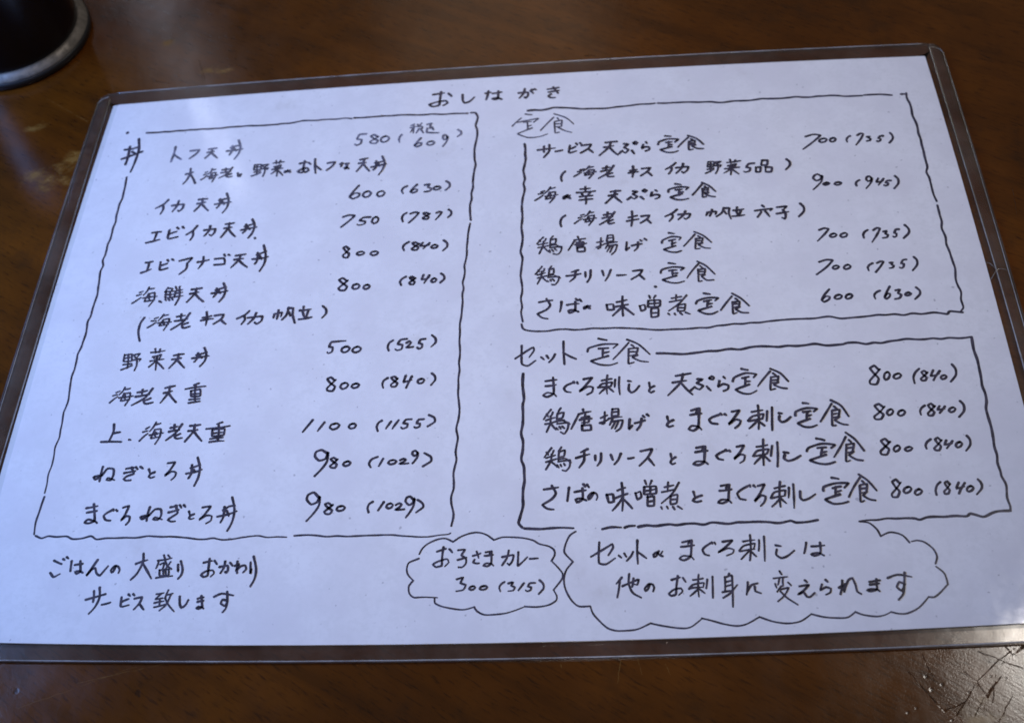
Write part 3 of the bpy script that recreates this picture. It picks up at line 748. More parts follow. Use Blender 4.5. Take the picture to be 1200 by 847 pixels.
note_text|note ごはんの大盛り おかわり|75:-6257 -4112 -6134 -4167/75:-6267 -4298 -6203 -4363 -6120 -4317/75:-6130 -4090 -6101 -4107/75:-6081 -4063 -6050 -4086/75:-5995 -4127 -5978 -4276/75:-5934 -4187 -5825 -4172/75:-5866 -4129 -5841 -4234 -5828 -4290 -5877 -4323 -5910 -4290 -5849 -4280 -5790 -4309/74:-5617 -4119 -5673 -4241 -5731 -4357 -5667 -4261 -5623 -4241 -5588 -4321 -5531 -4358 -5489 -4292 -5442 -4217/74:-5329 -4214 -5345 -4290 -5365 -4318 -5389 -4279 -5348 -4219 -5294 -4226 -5262 -4278 -5269 -4325/74:-5042 -4192 -4888 -4139/74:-4964 -4040 -4947 -4167 -4995 -4333 -5070 -4432/74:-4952 -4178 -4863 -4299 -4778 -4421/60:-4735 -4151 -4538 -4118/60:-4718 -4152 -4738 -4269/60:-4688 -4211 -4632 -4182 -4637 -4271/60:-4661 -4072 -4591 -4223 -4513 -4285/60:-4545 -4176 -4602 -4278/60:-4602 -4072 -4568 -4108/60:-4683 -4294 -4663 -4383 -4540 -4376 -4553 -4287 -4685 -4296/60:-4636 -4288 -4612 -4384/60:-4600 -4287 -4575 -4383/60:-4711 -4413 -4482 -4390/73:-4430 -4220 -4412 -4330 -4405 -4295/73:-4400 -4168 -4353 -4288 -4355 -4374 -4392 -4434/73:-4065 -4202 -3952 -4176/73:-3990 -4146 -3982 -4286 -3977 -4396 -4033 -4416 -4074 -4383 -4018 -4334 -3918 -4318 -3890 -4365 -3931 -4413/73:-3913 -4178 -3872 -4229/73:-3826 -4272 -3714 -4253 -3700 -4325 -3720 -4364 -3734 -4347/73:-3760 -4189 -3761 -4275 -3799 -4365/73:-3686 -4212 -3644 -4257/72:-3583 -4196 -3562 -4367/72:-3608 -4261 -3551 -4237 -3586 -4337 -3520 -4267 -3466 -4258 -3441 -4311 -3480 -4364/72:-3393 -4215 -3372 -4387 -3367 -4319/72:-3362 -4127 -3301 -4318 -3302 -4460 -3345 -4570
note_text|note サービス致します|72:-5653 -4713 -5387 -4636/72:-5564 -4587 -5540 -4747/72:-5493 -4535 -5463 -4689 -5499 -4827 -5564 -4920/72:-5405 -4791 -5350 -4780 -5292 -4762/72:-5146 -4689 -5135 -4812 -5108 -4827 -5019 -4804/72:-5137 -4762 -5042 -4715/72:-5056 -4648 -5027 -4674/72:-4990 -4644 -4967 -4667/72:-4955 -4713 -4854 -4692 -4872 -4780 -4936 -4871/72:-4870 -4790 -4796 -4876/59:-4657 -4653 -4550 -4637/59:-4594 -4654 -4659 -4730 -4559 -4714/59:-4660 -4783 -4532 -4759/59:-4595 -4730 -4585 -4814/59:-4655 -4845 -4509 -4808/59:-4497 -4598 -4521 -4712/59:-4502 -4669 -4425 -4648/59:-4450 -4668 -4490 -4808 -4571 -4896/59:-4525 -4712 -4449 -4824 -4360 -4913/71:-4319 -4698 -4298 -4809 -4266 -4861 -4220 -4830 -4188 -4751/71:-4060 -4735 -3979 -4716/71:-4053 -4781 -3973 -4765/71:-4013 -4697 -3990 -4788 -3977 -4858 -4024 -4881 -4056 -4871 -4029 -4848 -3973 -4861 -3953 -4881/71:-3832 -4712 -3731 -4668 -3564 -4698/71:-3659 -4643 -3634 -4800 -3643 -4888 -3678 -4939/71:-3644 -4770 -3708 -4755 -3723 -4812 -3658 -4852 -3637 -4793
note_text|note お子さまカレー 300 (315) in the small cloud|68:-784 -4123 -663 -4082/68:-697 -4059 -709 -4206 -709 -4333 -790 -4351 -833 -4310 -745 -4263 -640 -4236 -613 -4287 -664 -4344/68:-614 -4091 -573 -4140/67:-493 -4110 -396 -4103 -444 -4186 -381 -4237 -378 -4311 -426 -4363 -478 -4362/67:-493 -4256 -374 -4221/67:-286 -4200 -183 -4166/67:-236 -4138 -205 -4233/67:-260 -4256 -280 -4294 -242 -4312 -199 -4311/67:-112 -4152 -33 -4140 -58 -4174/67:-125 -4204 -6 -4192/67:-31 -4137 -29 -4245 -33 -4326 -87 -4359 -137 -4348 -107 -4316 -30 -4320 1 -4354/67:119 -4228 271 -4200 260 -4282 217 -4351 191 -4323/67:205 -4134 185 -4236 120 -4348/67:337 -4161 333 -4363 398 -4307 460 -4238/67:495 -4264 552 -4263 605 -4260/66:-493 -4538 -405 -4512 -442 -4594 -367 -4623 -398 -4693 -494 -4710/66:-271 -4642 -303 -4655 -320 -4679 -293 -4696 -256 -4687 -238 -4660 -258 -4642 -281 -4646/66:-119 -4644 -160 -4655 -177 -4683 -149 -4699 -98 -4690 -75 -4663 -100 -4642 -134 -4648/66:155 -4593 108 -4626 87 -4674 103 -4728/65:211 -4614 273 -4596 247 -4649 299 -4671 275 -4717 207 -4725/65:417 -4617 376 -4674 344 -4719/65:566 -4616 498 -4619 471 -4666 515 -4676 511 -4716 465 -4734 444 -4719/65:629 -4579 677 -4633 681 -4700 617 -4777
note_text|note セットのまぐろ刺しは in the large cloud|69:1326 -4255 1530 -4130 1614 -4075 1626 -4129 1560 -4240/69:1441 -4046 1428 -4242 1432 -4353 1522 -4371 1648 -4287/69:1699 -4250 1730 -4281/69:1774 -4221 1798 -4267/69:1893 -4199 1861 -4263 1802 -4330/69:1957 -4030 1947 -4200 1949 -4376/69:1953 -4201 2066 -4298/69:2237 -4199 2199 -4269 2169 -4285 2165 -4245 2212 -4211 2250 -4262 2286 -4203/69:2256 -4262 2284 -4275/69:2560 -4078 2677 -4054 2633 -4102/69:2538 -4144 2712 -4125/69:2684 -4053 2671 -4191 2652 -4291 2567 -4341 2505 -4319 2550 -4277 2656 -4287 2695 -4333/69:2934 -4101 2859 -4151 2821 -4195 2845 -4262 2903 -4280/69:2952 -4090 2959 -4112/69:2987 -4093 2999 -4122/68:3097 -4085 3229 -4068 3122 -4169 3026 -4238 3152 -4182 3235 -4204 3217 -4254 3133 -4289/61:3370 -4090 3523 -4071/61:3468 -3996 3433 -4364/61:3306 -4221 3373 -4152 3522 -4121 3497 -4207/61:3313 -4233 3510 -4201/61:3444 -4221 3321 -4346/61:3449 -4223 3520 -4310/61:3580 -4073 3560 -4230/61:3651 -4022 3626 -4380/68:3790 -4156 3859 -4172/68:3800 -4218 3784 -4292 3842 -4343 3927 -4318 4027 -4240/68:4196 -4131 4152 -4283/68:4258 -4186 4428 -4175/68:4377 -4134 4371 -4242 4354 -4298 4275 -4323 4241 -4297 4333 -4280 4404 -4321
note_text|note 他のお刺身に変えられます in the large cloud|67:1727 -4567 1651 -4657/67:1699 -4624 1680 -4747 1658 -4848/67:1734 -4689 1949 -4599 1928 -4678 1892 -4667/67:1882 -4583 1860 -4701/67:1827 -4519 1817 -4660 1864 -4787 1971 -4858/67:2096 -4664 2065 -4742 2031 -4769 2025 -4730 2079 -4669 2131 -4676 2148 -4723 2132 -4774/67:2383 -4617 2495 -4585/67:2468 -4564 2442 -4701 2427 -4822 2363 -4842 2336 -4812 2402 -4757 2497 -4739 2517 -4783 2465 -4833/67:2534 -4593 2565 -4650/60:2665 -4625 2794 -4607/60:2742 -4553 2724 -4862/60:2604 -4751 2662 -4692 2804 -4668 2789 -4733/60:2608 -4744 2786 -4733/60:2725 -4751 2610 -4852/60:2737 -4756 2803 -4817/60:2850 -4624 2828 -4748/60:2922 -4584 2904 -4882/60:3143 -4546 3126 -4581/60:3082 -4592 3068 -4794/60:3086 -4601 3176 -4572 3168 -4784 3152 -5013/60:3084 -4667 3169 -4646/60:3081 -4728 3173 -4705/60:3036 -4806 3163 -4785/60:3038 -4886 3133 -4823 3236 -4707/66:3374 -4673 3344 -4848/66:3361 -4797 3417 -4718 3500 -4693/66:3458 -4740 3461 -4803 3529 -4833/54:3801 -4529 3823 -4575/54:3714 -4630 3892 -4611/54:3789 -4621 3759 -4723/54:3836 -4619 3825 -4743/54:3726 -4706 3739 -4765/54:3893 -4690 3927 -4734/54:3801 -4742 3741 -4818/54:3787 -4786 3893 -4765 3829 -4870 3734 -4952/54:3781 -4813 3860 -4907 3981 -5002/66:4113 -4667 4136 -4692/66:4034 -4749 4156 -4731 4085 -4805 3999 -4863 4077 -4831 4113 -4897 4158 -4896 4216 -4845/66:4380 -4668 4402 -4695/66:4324 -4728 4293 -4810 4372 -4769 4430 -4791 4417 -4843 4357 -4873/66:4591 -4681 4542 -4870/66:4536 -4781 4600 -4742 4557 -4829/66:4620 -4733 4595 -4838/66:4595 -4818 4673 -4674 4723 -4652 4750 -4740 4760 -4838 4806 -4874/66:4936 -4710 5069 -4690/66:4933 -4749 5053 -4733/66:5028 -4673 5020 -4758 5013 -4818 4932 -4839 4885 -4826 4933 -4809 5016 -4817 5043 -4841/65:5175 -4660 5310 -4618 5479 -4652/65:5401 -4591 5363 -4777 5331 -4889 5265 -4963/65:5376 -4751 5311 -4718 5269 -4788 5322 -4844 5373 -4763
heading_text|title おしながき|99:-1334 4913 -1136 4940/99:-1196 4974 -1205 4782 -1216 4630 -1332 4606 -1394 4663 -1268 4713 -1104 4736 -1058 4676 -1135 4619/99:-1056 4921 -998 4848/98:-797 4870 -786 4714 -748 4649 -662 4681 -581 4785/98:-379 4866 -290 4882/98:-330 4921 -364 4699/98:-248 4853 -89 4875/98:-148 4903 -151 4714 -213 4691 -258 4721 -158 4730 -85 4690/97:223 4823 387 4827 389 4740 350 4686 333 4706/97:330 4921 311 4811 237 4689/97:436 4861 488 4786/97:457 4892 478 4873/97:505 4902 537 4877/97:744 4877 941 4903/97:760 4800 950 4827/97:845 4921 929 4760/97:801 4744 754 4697 802 4655 876 4648
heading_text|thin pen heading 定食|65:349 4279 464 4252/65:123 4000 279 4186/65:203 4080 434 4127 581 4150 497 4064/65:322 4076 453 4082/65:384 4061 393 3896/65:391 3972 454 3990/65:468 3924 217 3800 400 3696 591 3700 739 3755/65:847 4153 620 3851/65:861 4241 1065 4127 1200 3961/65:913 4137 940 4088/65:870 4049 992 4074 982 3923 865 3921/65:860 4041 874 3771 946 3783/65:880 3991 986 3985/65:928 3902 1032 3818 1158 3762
dish_name|dish name サービス天ぷら定食|96:574 3380 871 3407/96:680 3462 680 3324/96:771 3494 770 3346 678 3200/95:883 3325 938 3333 994 3346/95:1127 3447 1108 3295 1136 3274 1235 3310/95:1122 3361 1224 3413/95:1236 3490 1254 3457/95:1301 3494 1325 3461/95:1331 3431 1491 3446 1440 3351 1312 3255/95:1436 3346 1522 3249/95:1741 3469 1935 3480/95:1711 3359 1876 3386/95:1833 3479 1795 3357 1630 3174/95:1801 3356 1873 3245 1942 3162/95:2058 3415 2126 3400 2052 3327 2130 3268 2071 3199 2030 3233/95:1967 3191 2022 3260/95:2185 3244 2222 3169/95:2220 3415 2250 3458 2285 3420 2256 3388 2224 3404 2218 3433/94:2428 3431 2447 3396/94:2382 3373 2353 3285 2423 3318 2482 3298 2477 3246 2418 3219/90:2763 3550 2859 3532/90:2635 3357 2656 3418 2809 3471 2981 3452 2923 3391/90:2771 3392 2868 3400/90:2819 3406 2802 3266/90:2817 3337 2868 3336/90:2856 3284 2667 3229 2764 3163 2875 3152 2962 3181/81:3151 3481 2964 3266/81:3149 3529 3292 3444 3398 3301/81:3199 3440 3238 3417/81:3164 3388 3261 3401 3239 3312 3160 3308/81:3154 3388 3144 3191 3213 3198/81:3156 3345 3248 3344/81:3261 3298 3200 3275 3289 3211 3387 3200
price|price 700 (735) after サービス天ぷら|88:5110 3351 5248 3391 5359 3359 5227 3225 5036 3061/88:5405 3284 5345 3268 5320 3228 5351 3197 5416 3209 5449 3253 5423 3286 5382 3282/88:5564 3284 5518 3269 5498 3226 5520 3195 5569 3207 5596 3250 5580 3282 5548 3276/88:5841 3307 5798 3280 5771 3225 5776 3173/88:5961 3313 6021 3355 6063 3337 6002 3219 5910 3092/88:6114 3265 6161 3273 6136 3235 6168 3213 6147 3179 6097 3170/88:6375 3269 6324 3262 6291 3216 6327 3203 6314 3162 6275 3143 6263 3158/88:6503 3329 6530 3265 6522 3186 6456 3101
note_text|note (海老 キス イカ 野菜5品)|93:1038 2843 992 2787 969 2704 982 2627/76:1300 2864 1358 2878/76:1252 2820 1323 2840/76:1189 2716 1253 2761 1318 2804/76:1449 2935 1412 2887 1348 2834/76:1442 2905 1520 2921/76:1434 2846 1531 2847 1509 2759 1440 2658/76:1437 2840 1369 2730 1519 2753/76:1361 2782 1560 2799/76:1445 2812 1453 2789/76:1434 2773 1448 2753/93:1674 2868 1797 2886/93:1745 2914 1729 2811/93:1644 2800 1823 2825/93:1863 2921 1762 2762 1598 2644/93:1749 2764 1751 2689 1777 2670 1856 2672/93:1829 2750 1755 2721/92:2136 2781 2243 2798/92:2109 2730 2269 2748/92:2185 2880 2188 2757 2167 2636/92:2334 2814 2473 2823 2419 2744 2310 2654/92:2422 2734 2489 2644/92:2901 2904 2831 2834 2725 2766/92:2821 2823 2827 2750 2776 2664/92:2907 2792 3106 2803 3085 2725 3019 2664 2999 2694/92:3026 2876 2993 2776 2901 2671/75:3444 2882 3423 2775 3528 2784 3542 2887 3442 2889/75:3489 2891 3467 2656/75:3440 2825 3540 2830/75:3418 2717 3523 2738/75:3384 2631 3526 2708/75:3563 2874 3658 2882 3596 2836/75:3571 2850 3601 2812/75:3540 2790 3655 2802 3633 2759/75:3604 2801 3589 2700 3548 2615/75:3755 2848 3978 2873/75:3809 2913 3814 2830/75:3895 2894 3873 2845/75:3765 2772 3903 2807/75:3782 2766 3788 2742/75:3842 2772 3845 2742/75:3898 2797 3868 2732/75:3709 2708 3944 2728/75:3821 2761 3792 2570/75:3800 2702 3684 2614/75:3817 2698 3923 2578/91:4198 2800 4108 2792 4058 2715 4125 2701 4105 2632 4035 2608 4011 2628/91:4331 2855 4425 2850 4403 2743 4311 2750 4331 2848/91:4216 2702 4294 2706 4276 2601 4208 2601 4219 2702/91:4375 2698 4479 2686 4457 2589 4369 2593 4374 2698/91:4736 2851 4781 2787 4773 2708 4696 2616
dish_name|dish name 海の幸天ぷら定食|78:638 2407 689 2427/78:590 2360 664 2376/78:530 2223 601 2272 664 2330/78:789 2504 746 2429 688 2366/78:770 2463 867 2489/78:772 2382 872 2393 851 2270 775 2152/78:777 2387 708 2240 851 2267/78:701 2301 910 2326/78:786 2349 804 2310/78:779 2295 792 2269/95:1072 2303 1031 2236 1008 2224 1003 2265 1045 2293 1084 2242 1117 2299/95:1092 2244 1117 2229/85:1294 2422 1453 2432/85:1375 2470 1370 2356/85:1230 2347 1536 2362/85:1312 2315 1340 2278/85:1445 2325 1411 2283/85:1281 2253 1484 2265/85:1274 2178 1489 2190/85:1378 2261 1377 2088/94:1794 2328 1952 2341/94:1761 2242 1900 2269/94:1873 2347 1843 2246 1705 2082/94:1844 2231 1905 2152 1965 2083/94:2160 2315 2235 2302 2154 2252 2230 2194 2182 2145 2128 2176/94:2066 2139 2124 2192/94:2284 2181 2329 2126/94:2325 2317 2354 2345 2393 2311 2357 2285 2319 2311 2324 2323/94:2533 2311 2559 2285/94:2475 2268 2448 2185 2527 2215 2597 2197 2586 2150 2523 2120/90:2867 2427 2959 2405/90:2744 2258 2756 2313 2918 2356 3081 2337 3036 2291/90:2865 2293 2972 2301/90:2926 2299 2909 2173/90:2917 2233 2983 2241/90:2962 2200 2768 2140 2866 2081 2972 2071 3061 2091/81:3302 2385 3134 2164/81:3307 2424 3416 2349 3514 2214/81:3345 2341 3364 2313/81:3300 2292 3396 2304 3380 2209 3308 2208/81:3309 2292 3294 2102 3352 2113/81:3303 2252 3375 2258/81:3393 2197 3333 2178 3417 2119 3495 2100
price|price 900 (945)|85:5247 2435 5199 2483 5148 2460 5115 2397 5158 2342 5224 2361 5269 2446 5244 2327 5174 2236 5086 2145/85:5325 2287 5282 2277 5259 2252 5288 2235 5333 2243 5362 2266 5339 2286 5308 2284/84:5511 2281 5466 2274 5440 2242 5471 2220 5520 2228 5553 2260 5528 2281 5493 2281/84:5847 2302 5804 2277 5779 2230 5784 2184/84:6043 2335 6016 2376 5975 2363 5957 2312 5980 2265 6024 2287 6053 2347 6034 2262 5988 2187 5927 2114/84:6149 2318 6106 2241 6160 2245 6221 2263/84:6233 2307 6172 2227 6131 2171/84:6338 2259 6282 2258 6249 2213 6291 2207 6277 2165 6236 2151 6222 2164/84:6423 2352 6459 2283 6448 2186 6367 2082
note_text|note (海老 キス イカ 帆立 穴子)|89:1029 1856 973 1802 950 1709 965 1622/73:1289 1844 1344 1857/73:1250 1790 1311 1809/73:1182 1671 1244 1728 1308 1764/73:1438 1922 1401 1856 1342 1807/73:1425 1891 1497 1898/73:1416 1818 1509 1832 1485 1728 1418 1622/73:1415 1814 1356 1693 1493 1718/73:1336 1747 1542 1768/73:1419 1782 1445 1760/73:1416 1746 1430 1727/89:1667 1825 1786 1847/89:1728 1877 1719 1773/89:1641 1756 1803 1784/89:1844 1879 1747 1732 1594 1622/89:1740 1722 1735 1649 1765 1628 1830 1647/89:1809 1714 1746 1682/88:2068 1743 2205 1776/88:2035 1666 2227 1699/88:2127 1874 2127 1718 2105 1558/88:2278 1757 2406 1770 2362 1692 2259 1615/88:2360 1685 2422 1603/88:2857 1864 2784 1793 2663 1727/88:2774 1786 2782 1708 2721 1621/88:2878 1754 3063 1760 3047 1696 2989 1646 2963 1671/88:2993 1820 2960 1743 2869 1647/87:3348 1765 3321 1705/87:3342 1772 3490 1781 3473 1721/87:3423 1820 3379 1692/87:3617 1850 3574 1745 3484 1671/87:3613 1840 3705 1838 3687 1732 3712 1606/87:3619 1774 3646 1717/87:3829 1845 3820 1806/87:3767 1784 3930 1802/87:3810 1769 3823 1690/87:3886 1776 3848 1676/87:3742 1660 3931 1675/87:4232 1861 4261 1823/87:4106 1754 4389 1783 4353 1744/87:4204 1718 4137 1617/87:4271 1730 4326 1614/87:4464 1804 4618 1815 4551 1734/87:4552 1739 4585 1652 4565 1545 4523 1577/87:4448 1668 4633 1697/87:4839 1861 4885 1786 4878 1691 4788 1584
dish_name|dish name 鶏唐揚げ定食|71:671 1414 570 1279/71:610 1355 628 1316/71:712 1377 692 1324/71:591 1258 739 1287/71:588 1198 749 1228/71:677 1326 658 1211 606 1073/71:675 1200 755 1100/71:826 1424 783 1362/71:792 1350 878 1367 866 1274 777 1257/71:786 1345 778 1188/71:788 1235 883 1243/71:783 1185 966 1197 953 1097 902 1036 829 1053/71:769 1132 781 1088/71:809 1145 831 1106/71:857 1153 887 1120/71:896 1217 972 1163/78:1231 1387 1245 1342/78:1177 1319 1351 1339/78:1184 1318 1075 1113/78:1211 1263 1322 1273 1319 1198 1212 1191/78:1185 1223 1365 1240/78:1262 1315 1248 1159/78:1217 1153 1225 1075 1339 1076 1339 1160 1214 1156/71:1538 1248 1634 1265/71:1606 1335 1588 1133 1553 1116/71:1527 1144 1637 1194/71:1715 1384 1697 1252 1803 1267 1798 1387 1720 1384/71:1709 1323 1800 1329/71:1660 1208 1859 1237/71:1715 1199 1673 1115/71:1697 1162 1860 1180 1827 1051 1766 981/71:1751 1159 1694 1045/71:1796 1159 1742 1026/86:2017 1220 1999 1053 2054 1108/86:2098 1144 2255 1173/86:2198 1213 2186 1101 2130 1034/86:2236 1253 2255 1230/86:2304 1277 2334 1248/78:2697 1375 2787 1352/78:2577 1169 2591 1226 2739 1292 2887 1269 2853 1218/78:2695 1211 2791 1231/78:2745 1222 2735 1077/78:2737 1147 2796 1168/78:2785 1098 2600 1034 2699 979 2797 965 2873 991/70:3109 1316 2918 1081/70:3104 1371 3242 1283 3360 1136/70:3159 1280 3196 1245/70:3115 1223 3231 1233 3205 1140 3128 1126/70:3120 1214 3098 1018 3169 1020/70:3124 1179 3204 1182/70:3217 1130 3155 1097 3241 1030 3333 1014
price|price 700 (735) after 鶏唐揚げ|84:5068 1284 5149 1316 5219 1296 5133 1184 5016 1059/84:5289 1198 5243 1183 5217 1147 5244 1124 5296 1134 5325 1171 5301 1197 5268 1196/84:5455 1199 5405 1180 5378 1140 5406 1113 5462 1125 5491 1168 5473 1196 5436 1192/84:5815 1236 5764 1201 5733 1142 5736 1078/84:5902 1226 5964 1270 6010 1255 5940 1123 5846 983/84:6054 1188 6107 1201 6075 1144 6113 1116 6086 1067 6027 1059/84:6295 1221 6247 1216 6214 1148 6246 1137 6233 1081 6196 1062 6186 1081/84:6400 1302 6445 1225 6436 1139 6340 1034
dish_name|dish name 鶏チリソース定食|69:649 802 545 652/69:591 731 610 694/69:687 755 676 697/69:577 636 701 670/69:579 572 724 608/69:648 704 634 589 578 454/69:654 582 733 486/69:801 801 760 740/69:765 731 836 751 837 647 757 640/69:766 724 746 573/69:759 614 835 620/69:752 576 922 580 905 491 856 421 808 429/69:738 506 757 483/69:785 528 795 493/69:818 538 847 497/69:855 600 939 552/84:1230 695 1120 659/84:1043 587 1264 620/84:1185 671 1169 550 1092 473/84:1339 647 1340 549/84:1424 681 1415 542 1366 446/84:1607 661 1629 558/84:1744 672 1697 539 1650 455/84:1841 554 1915 552 1984 555/84:2093 626 2238 639 2189 550 2061 460/84:2185 547 2263 452/80:2658 753 2765 730/80:2525 560 2546 623 2713 669 2896 644 2842 599/80:2662 600 2778 603/80:2710 609 2708 478/80:2718 541 2782 541/80:2764 493 2547 422 2663 361 2773 347 2882 377/71:3124 709 2927 435/71:3109 759 3236 663 3360 492/71:3148 665 3186 619/71:3111 591 3218 606 3202 507 3115 494/71:3111 600 3102 356 3153 366/71:3118 552 3203 545/71:3206 485 3154 458 3228 377 3334 375
price|price 700 (735) after 鶏チリソース|82:4988 637 5099 674 5195 659 5081 526 4917 392/82:5238 551 5197 540 5174 506 5197 482 5247 495 5273 526 5251 550 5223 548/82:5411 556 5367 538 5342 498 5365 469 5421 484 5449 522 5427 553 5393 550/81:5788 563 5735 532 5703 480 5710 422/81:5856 563 5913 593 5957 582 5895 489 5811 386/81:6049 556 6095 566 6069 520 6100 497 6076 458 6030 451/81:6306 608 6252 598 6216 533 6256 522 6238 460 6199 440 6184 456/81:6426 650 6462 586 6449 491 6365 385
dish_name|dish name さばの味噌煮定食|86:605 87 815 116/86:722 149 780 25 721 -63 583 -136 652 -214 740 -238/86:957 79 931 -113/86:1044 12 1227 29/86:1172 68 1168 -97 1083 -148 1064 -100 1140 -87 1216 -129/86:1181 127 1214 86/86:1241 110 1273 65/85:1362 -23 1330 -69 1308 -80 1305 -53 1342 -28 1369 -64 1401 -26/85:1381 -65 1402 -77/85:1657 -18 1672 -117 1766 -116 1760 -14 1662 -15/85:1820 26 1970 60/85:1800 -63 1986 -31/85:1909 131 1904 -244/85:1894 -75 1748 -232/85:1919 -78 2065 -228/76:2167 -68 2187 -167 2252 -136 2244 -51 2160 -67/76:2320 122 2334 67/76:2419 117 2389 67/76:2302 22 2297 -97 2473 -91 2483 27 2312 27/76:2397 37 2390 -82/76:2310 -33 2476 -24/76:2339 -143 2336 -294 2439 -279 2450 -131 2343 -130/76:2336 -217 2440 -214/69:2667 52 2813 76/69:2738 114 2727 2/69:2628 -18 2825 18/69:2895 97 2772 -56 2605 -188/69:2751 -76 2744 -199 2843 -195 2867 -70 2758 -86/69:2756 -134 2855 -142/69:2595 -235 2616 -265/69:2691 -241 2704 -272/69:2776 -232 2807 -269/69:2860 -230 2925 -265/84:3161 123 3255 99/84:3029 -71 3055 -20 3209 31 3378 20 3325 -29/84:3156 -36 3269 -14/84:3220 -32 3190 -160/84:3205 -96 3274 -81/84:3257 -140 3055 -206 3157 -271 3257 -280 3346 -239/75:3585 40 3396 -217/75:3593 96 3720 -10 3828 -155/75:3635 -7 3670 -39/75:3588 -75 3693 -65 3676 -155 3590 -177/75:3584 -73 3575 -298 3634 -276/75:3599 -110 3678 -116/75:3682 -170 3620 -207 3703 -276 3802 -288
price|price 600 (630) after さば|83:5064 92 4980 -10 4928 -103 4961 -145 5039 -97 5054 -49 5001 -38 4944 -94/83:5200 -16 5151 -34 5123 -75 5150 -99 5209 -87 5238 -47 5219 -21 5179 -22/83:5359 -15 5313 -30 5287 -77 5310 -104 5361 -91 5392 -48 5375 -16 5338 -21/83:5814 26 5748 -11 5716 -65 5724 -128/83:5971 96 5909 -11 5868 -105 5889 -138 5944 -91 5953 -41 5918 -37 5878 -86/83:6047 17 6115 34 6075 -39 6119 -69 6084 -131 6013 -147/83:6230 -33 6192 -46 6172 -71 6191 -90 6238 -83 6264 -56 6245 -35 6218 -38/83:6358 57 6400 -4 6391 -77 6304 -166
heading_text|heading セット定食|79:248 -963 431 -823 519 -765 532 -824 459 -950/79:343 -728 342 -947 352 -1069 440 -1104 556 -1013/79:641 -957 683 -1001/79:724 -933 753 -982/79:851 -911 818 -985 760 -1056/79:981 -682 983 -898 993 -1100/79:979 -890 1169 -1014/78:1514 -654 1639 -689/78:1344 -888 1366 -825 1574 -765 1806 -772 1734 -842/78:1517 -841 1657 -837/78:1581 -841 1569 -1013/78:1593 -924 1668 -904/78:1652 -981 1392 -1062 1520 -1132 1670 -1150 1786 -1115/70:1969 -754 1726 -1047/70:1947 -694 2117 -793 2277 -982/70:2007 -795 2049 -834/70:1964 -868 2104 -857 2071 -972 1979 -994/70:1965 -877 1951 -1135 2034 -1116/70:1968 -920 2066 -926/70:2090 -987 2014 -1025 2126 -1095 2247 -1118
dish_name|dish name まぐろ刺しと天ぷら定食|83:709 -1394 876 -1374/83:709 -1482 865 -1463/83:820 -1336 829 -1505 825 -1622 732 -1674 672 -1646 731 -1598 831 -1624 867 -1670/83:1110 -1442 1021 -1483 983 -1533 1009 -1589 1084 -1609/83:1127 -1424 1138 -1449/83:1178 -1436 1188 -1458/83:1278 -1385 1403 -1362 1306 -1492 1211 -1597 1334 -1519 1413 -1535 1395 -1617 1322 -1659/74:1548 -1421 1691 -1397/74:1631 -1332 1619 -1660/74:1494 -1542 1549 -1480 1700 -1456 1674 -1528/74:1487 -1540 1675 -1525/74:1623 -1537 1505 -1649/74:1635 -1544 1709 -1624/74:1745 -1413 1734 -1544/74:1807 -1368 1806 -1680/82:1937 -1446 1980 -1457/82:1946 -1507 1936 -1599 1974 -1653 2033 -1621 2095 -1539/82:2242 -1490 2251 -1571/82:2313 -1554 2257 -1583 2233 -1638 2262 -1665 2304 -1641/82:2643 -1388 2859 -1353/82:2587 -1505 2786 -1478/82:2745 -1360 2701 -1508 2505 -1725/82:2704 -1511 2782 -1628 2861 -1726/82:2951 -1460 3027 -1467 2933 -1527 3028 -1580 2969 -1642 2916 -1615/82:2842 -1651 2904 -1593/82:3078 -1593 3128 -1665/82:3126 -1451 3165 -1416 3193 -1444 3172 -1477 3125 -1461 3125 -1439/82:3333 -1436 3354 -1469/82:3269 -1506 3240 -1607 3321 -1561 3392 -1590 3378 -1653 3314 -1683/81:3607 -1307 3694 -1332/81:3460 -1522 3491 -1455 3656 -1387 3811 -1412 3768 -1466/81:3605 -1472 3698 -1450/81:3645 -1464 3628 -1606/81:3644 -1534 3710 -1532/81:3693 -1586 3488 -1666 3586 -1737 3697 -1747 3789 -1697/73:4013 -1373 3812 -1624/73:4024 -1326 4155 -1408 4257 -1555/73:4056 -1409 4091 -1445/73:4020 -1476 4125 -1462 4099 -1565 4019 -1574/73:4017 -1472 3986 -1693 4058 -1677/73:4022 -1527 4105 -1522/73:4112 -1566 4043 -1609 4144 -1665 4222 -1680
price|price 800 (840) after 天ぷら|77:5569 -1411 5519 -1338 5451 -1383 5492 -1471 5546 -1568 5501 -1664 5419 -1656 5414 -1602 5509 -1495 5590 -1404/77:5687 -1459 5648 -1482 5625 -1551 5640 -1595 5682 -1573 5714 -1506 5699 -1459 5671 -1466/77:5835 -1492 5784 -1511 5757 -1555 5785 -1582 5839 -1566 5871 -1524 5848 -1491 5817 -1500/77:6143 -1423 6080 -1484 6038 -1569 6037 -1671/77:6237 -1501 6209 -1460 6164 -1485 6187 -1535 6222 -1580 6195 -1628 6148 -1628 6138 -1596 6197 -1547 6249 -1491/77:6335 -1459 6282 -1557 6346 -1548 6406 -1522/77:6424 -1475 6353 -1563 6308 -1632/77:6475 -1552 6437 -1562 6419 -1595 6435 -1618 6479 -1606 6502 -1574 6486 -1551 6462 -1555/77:6617 -1371 6651 -1452 6635 -1557 6544 -1667
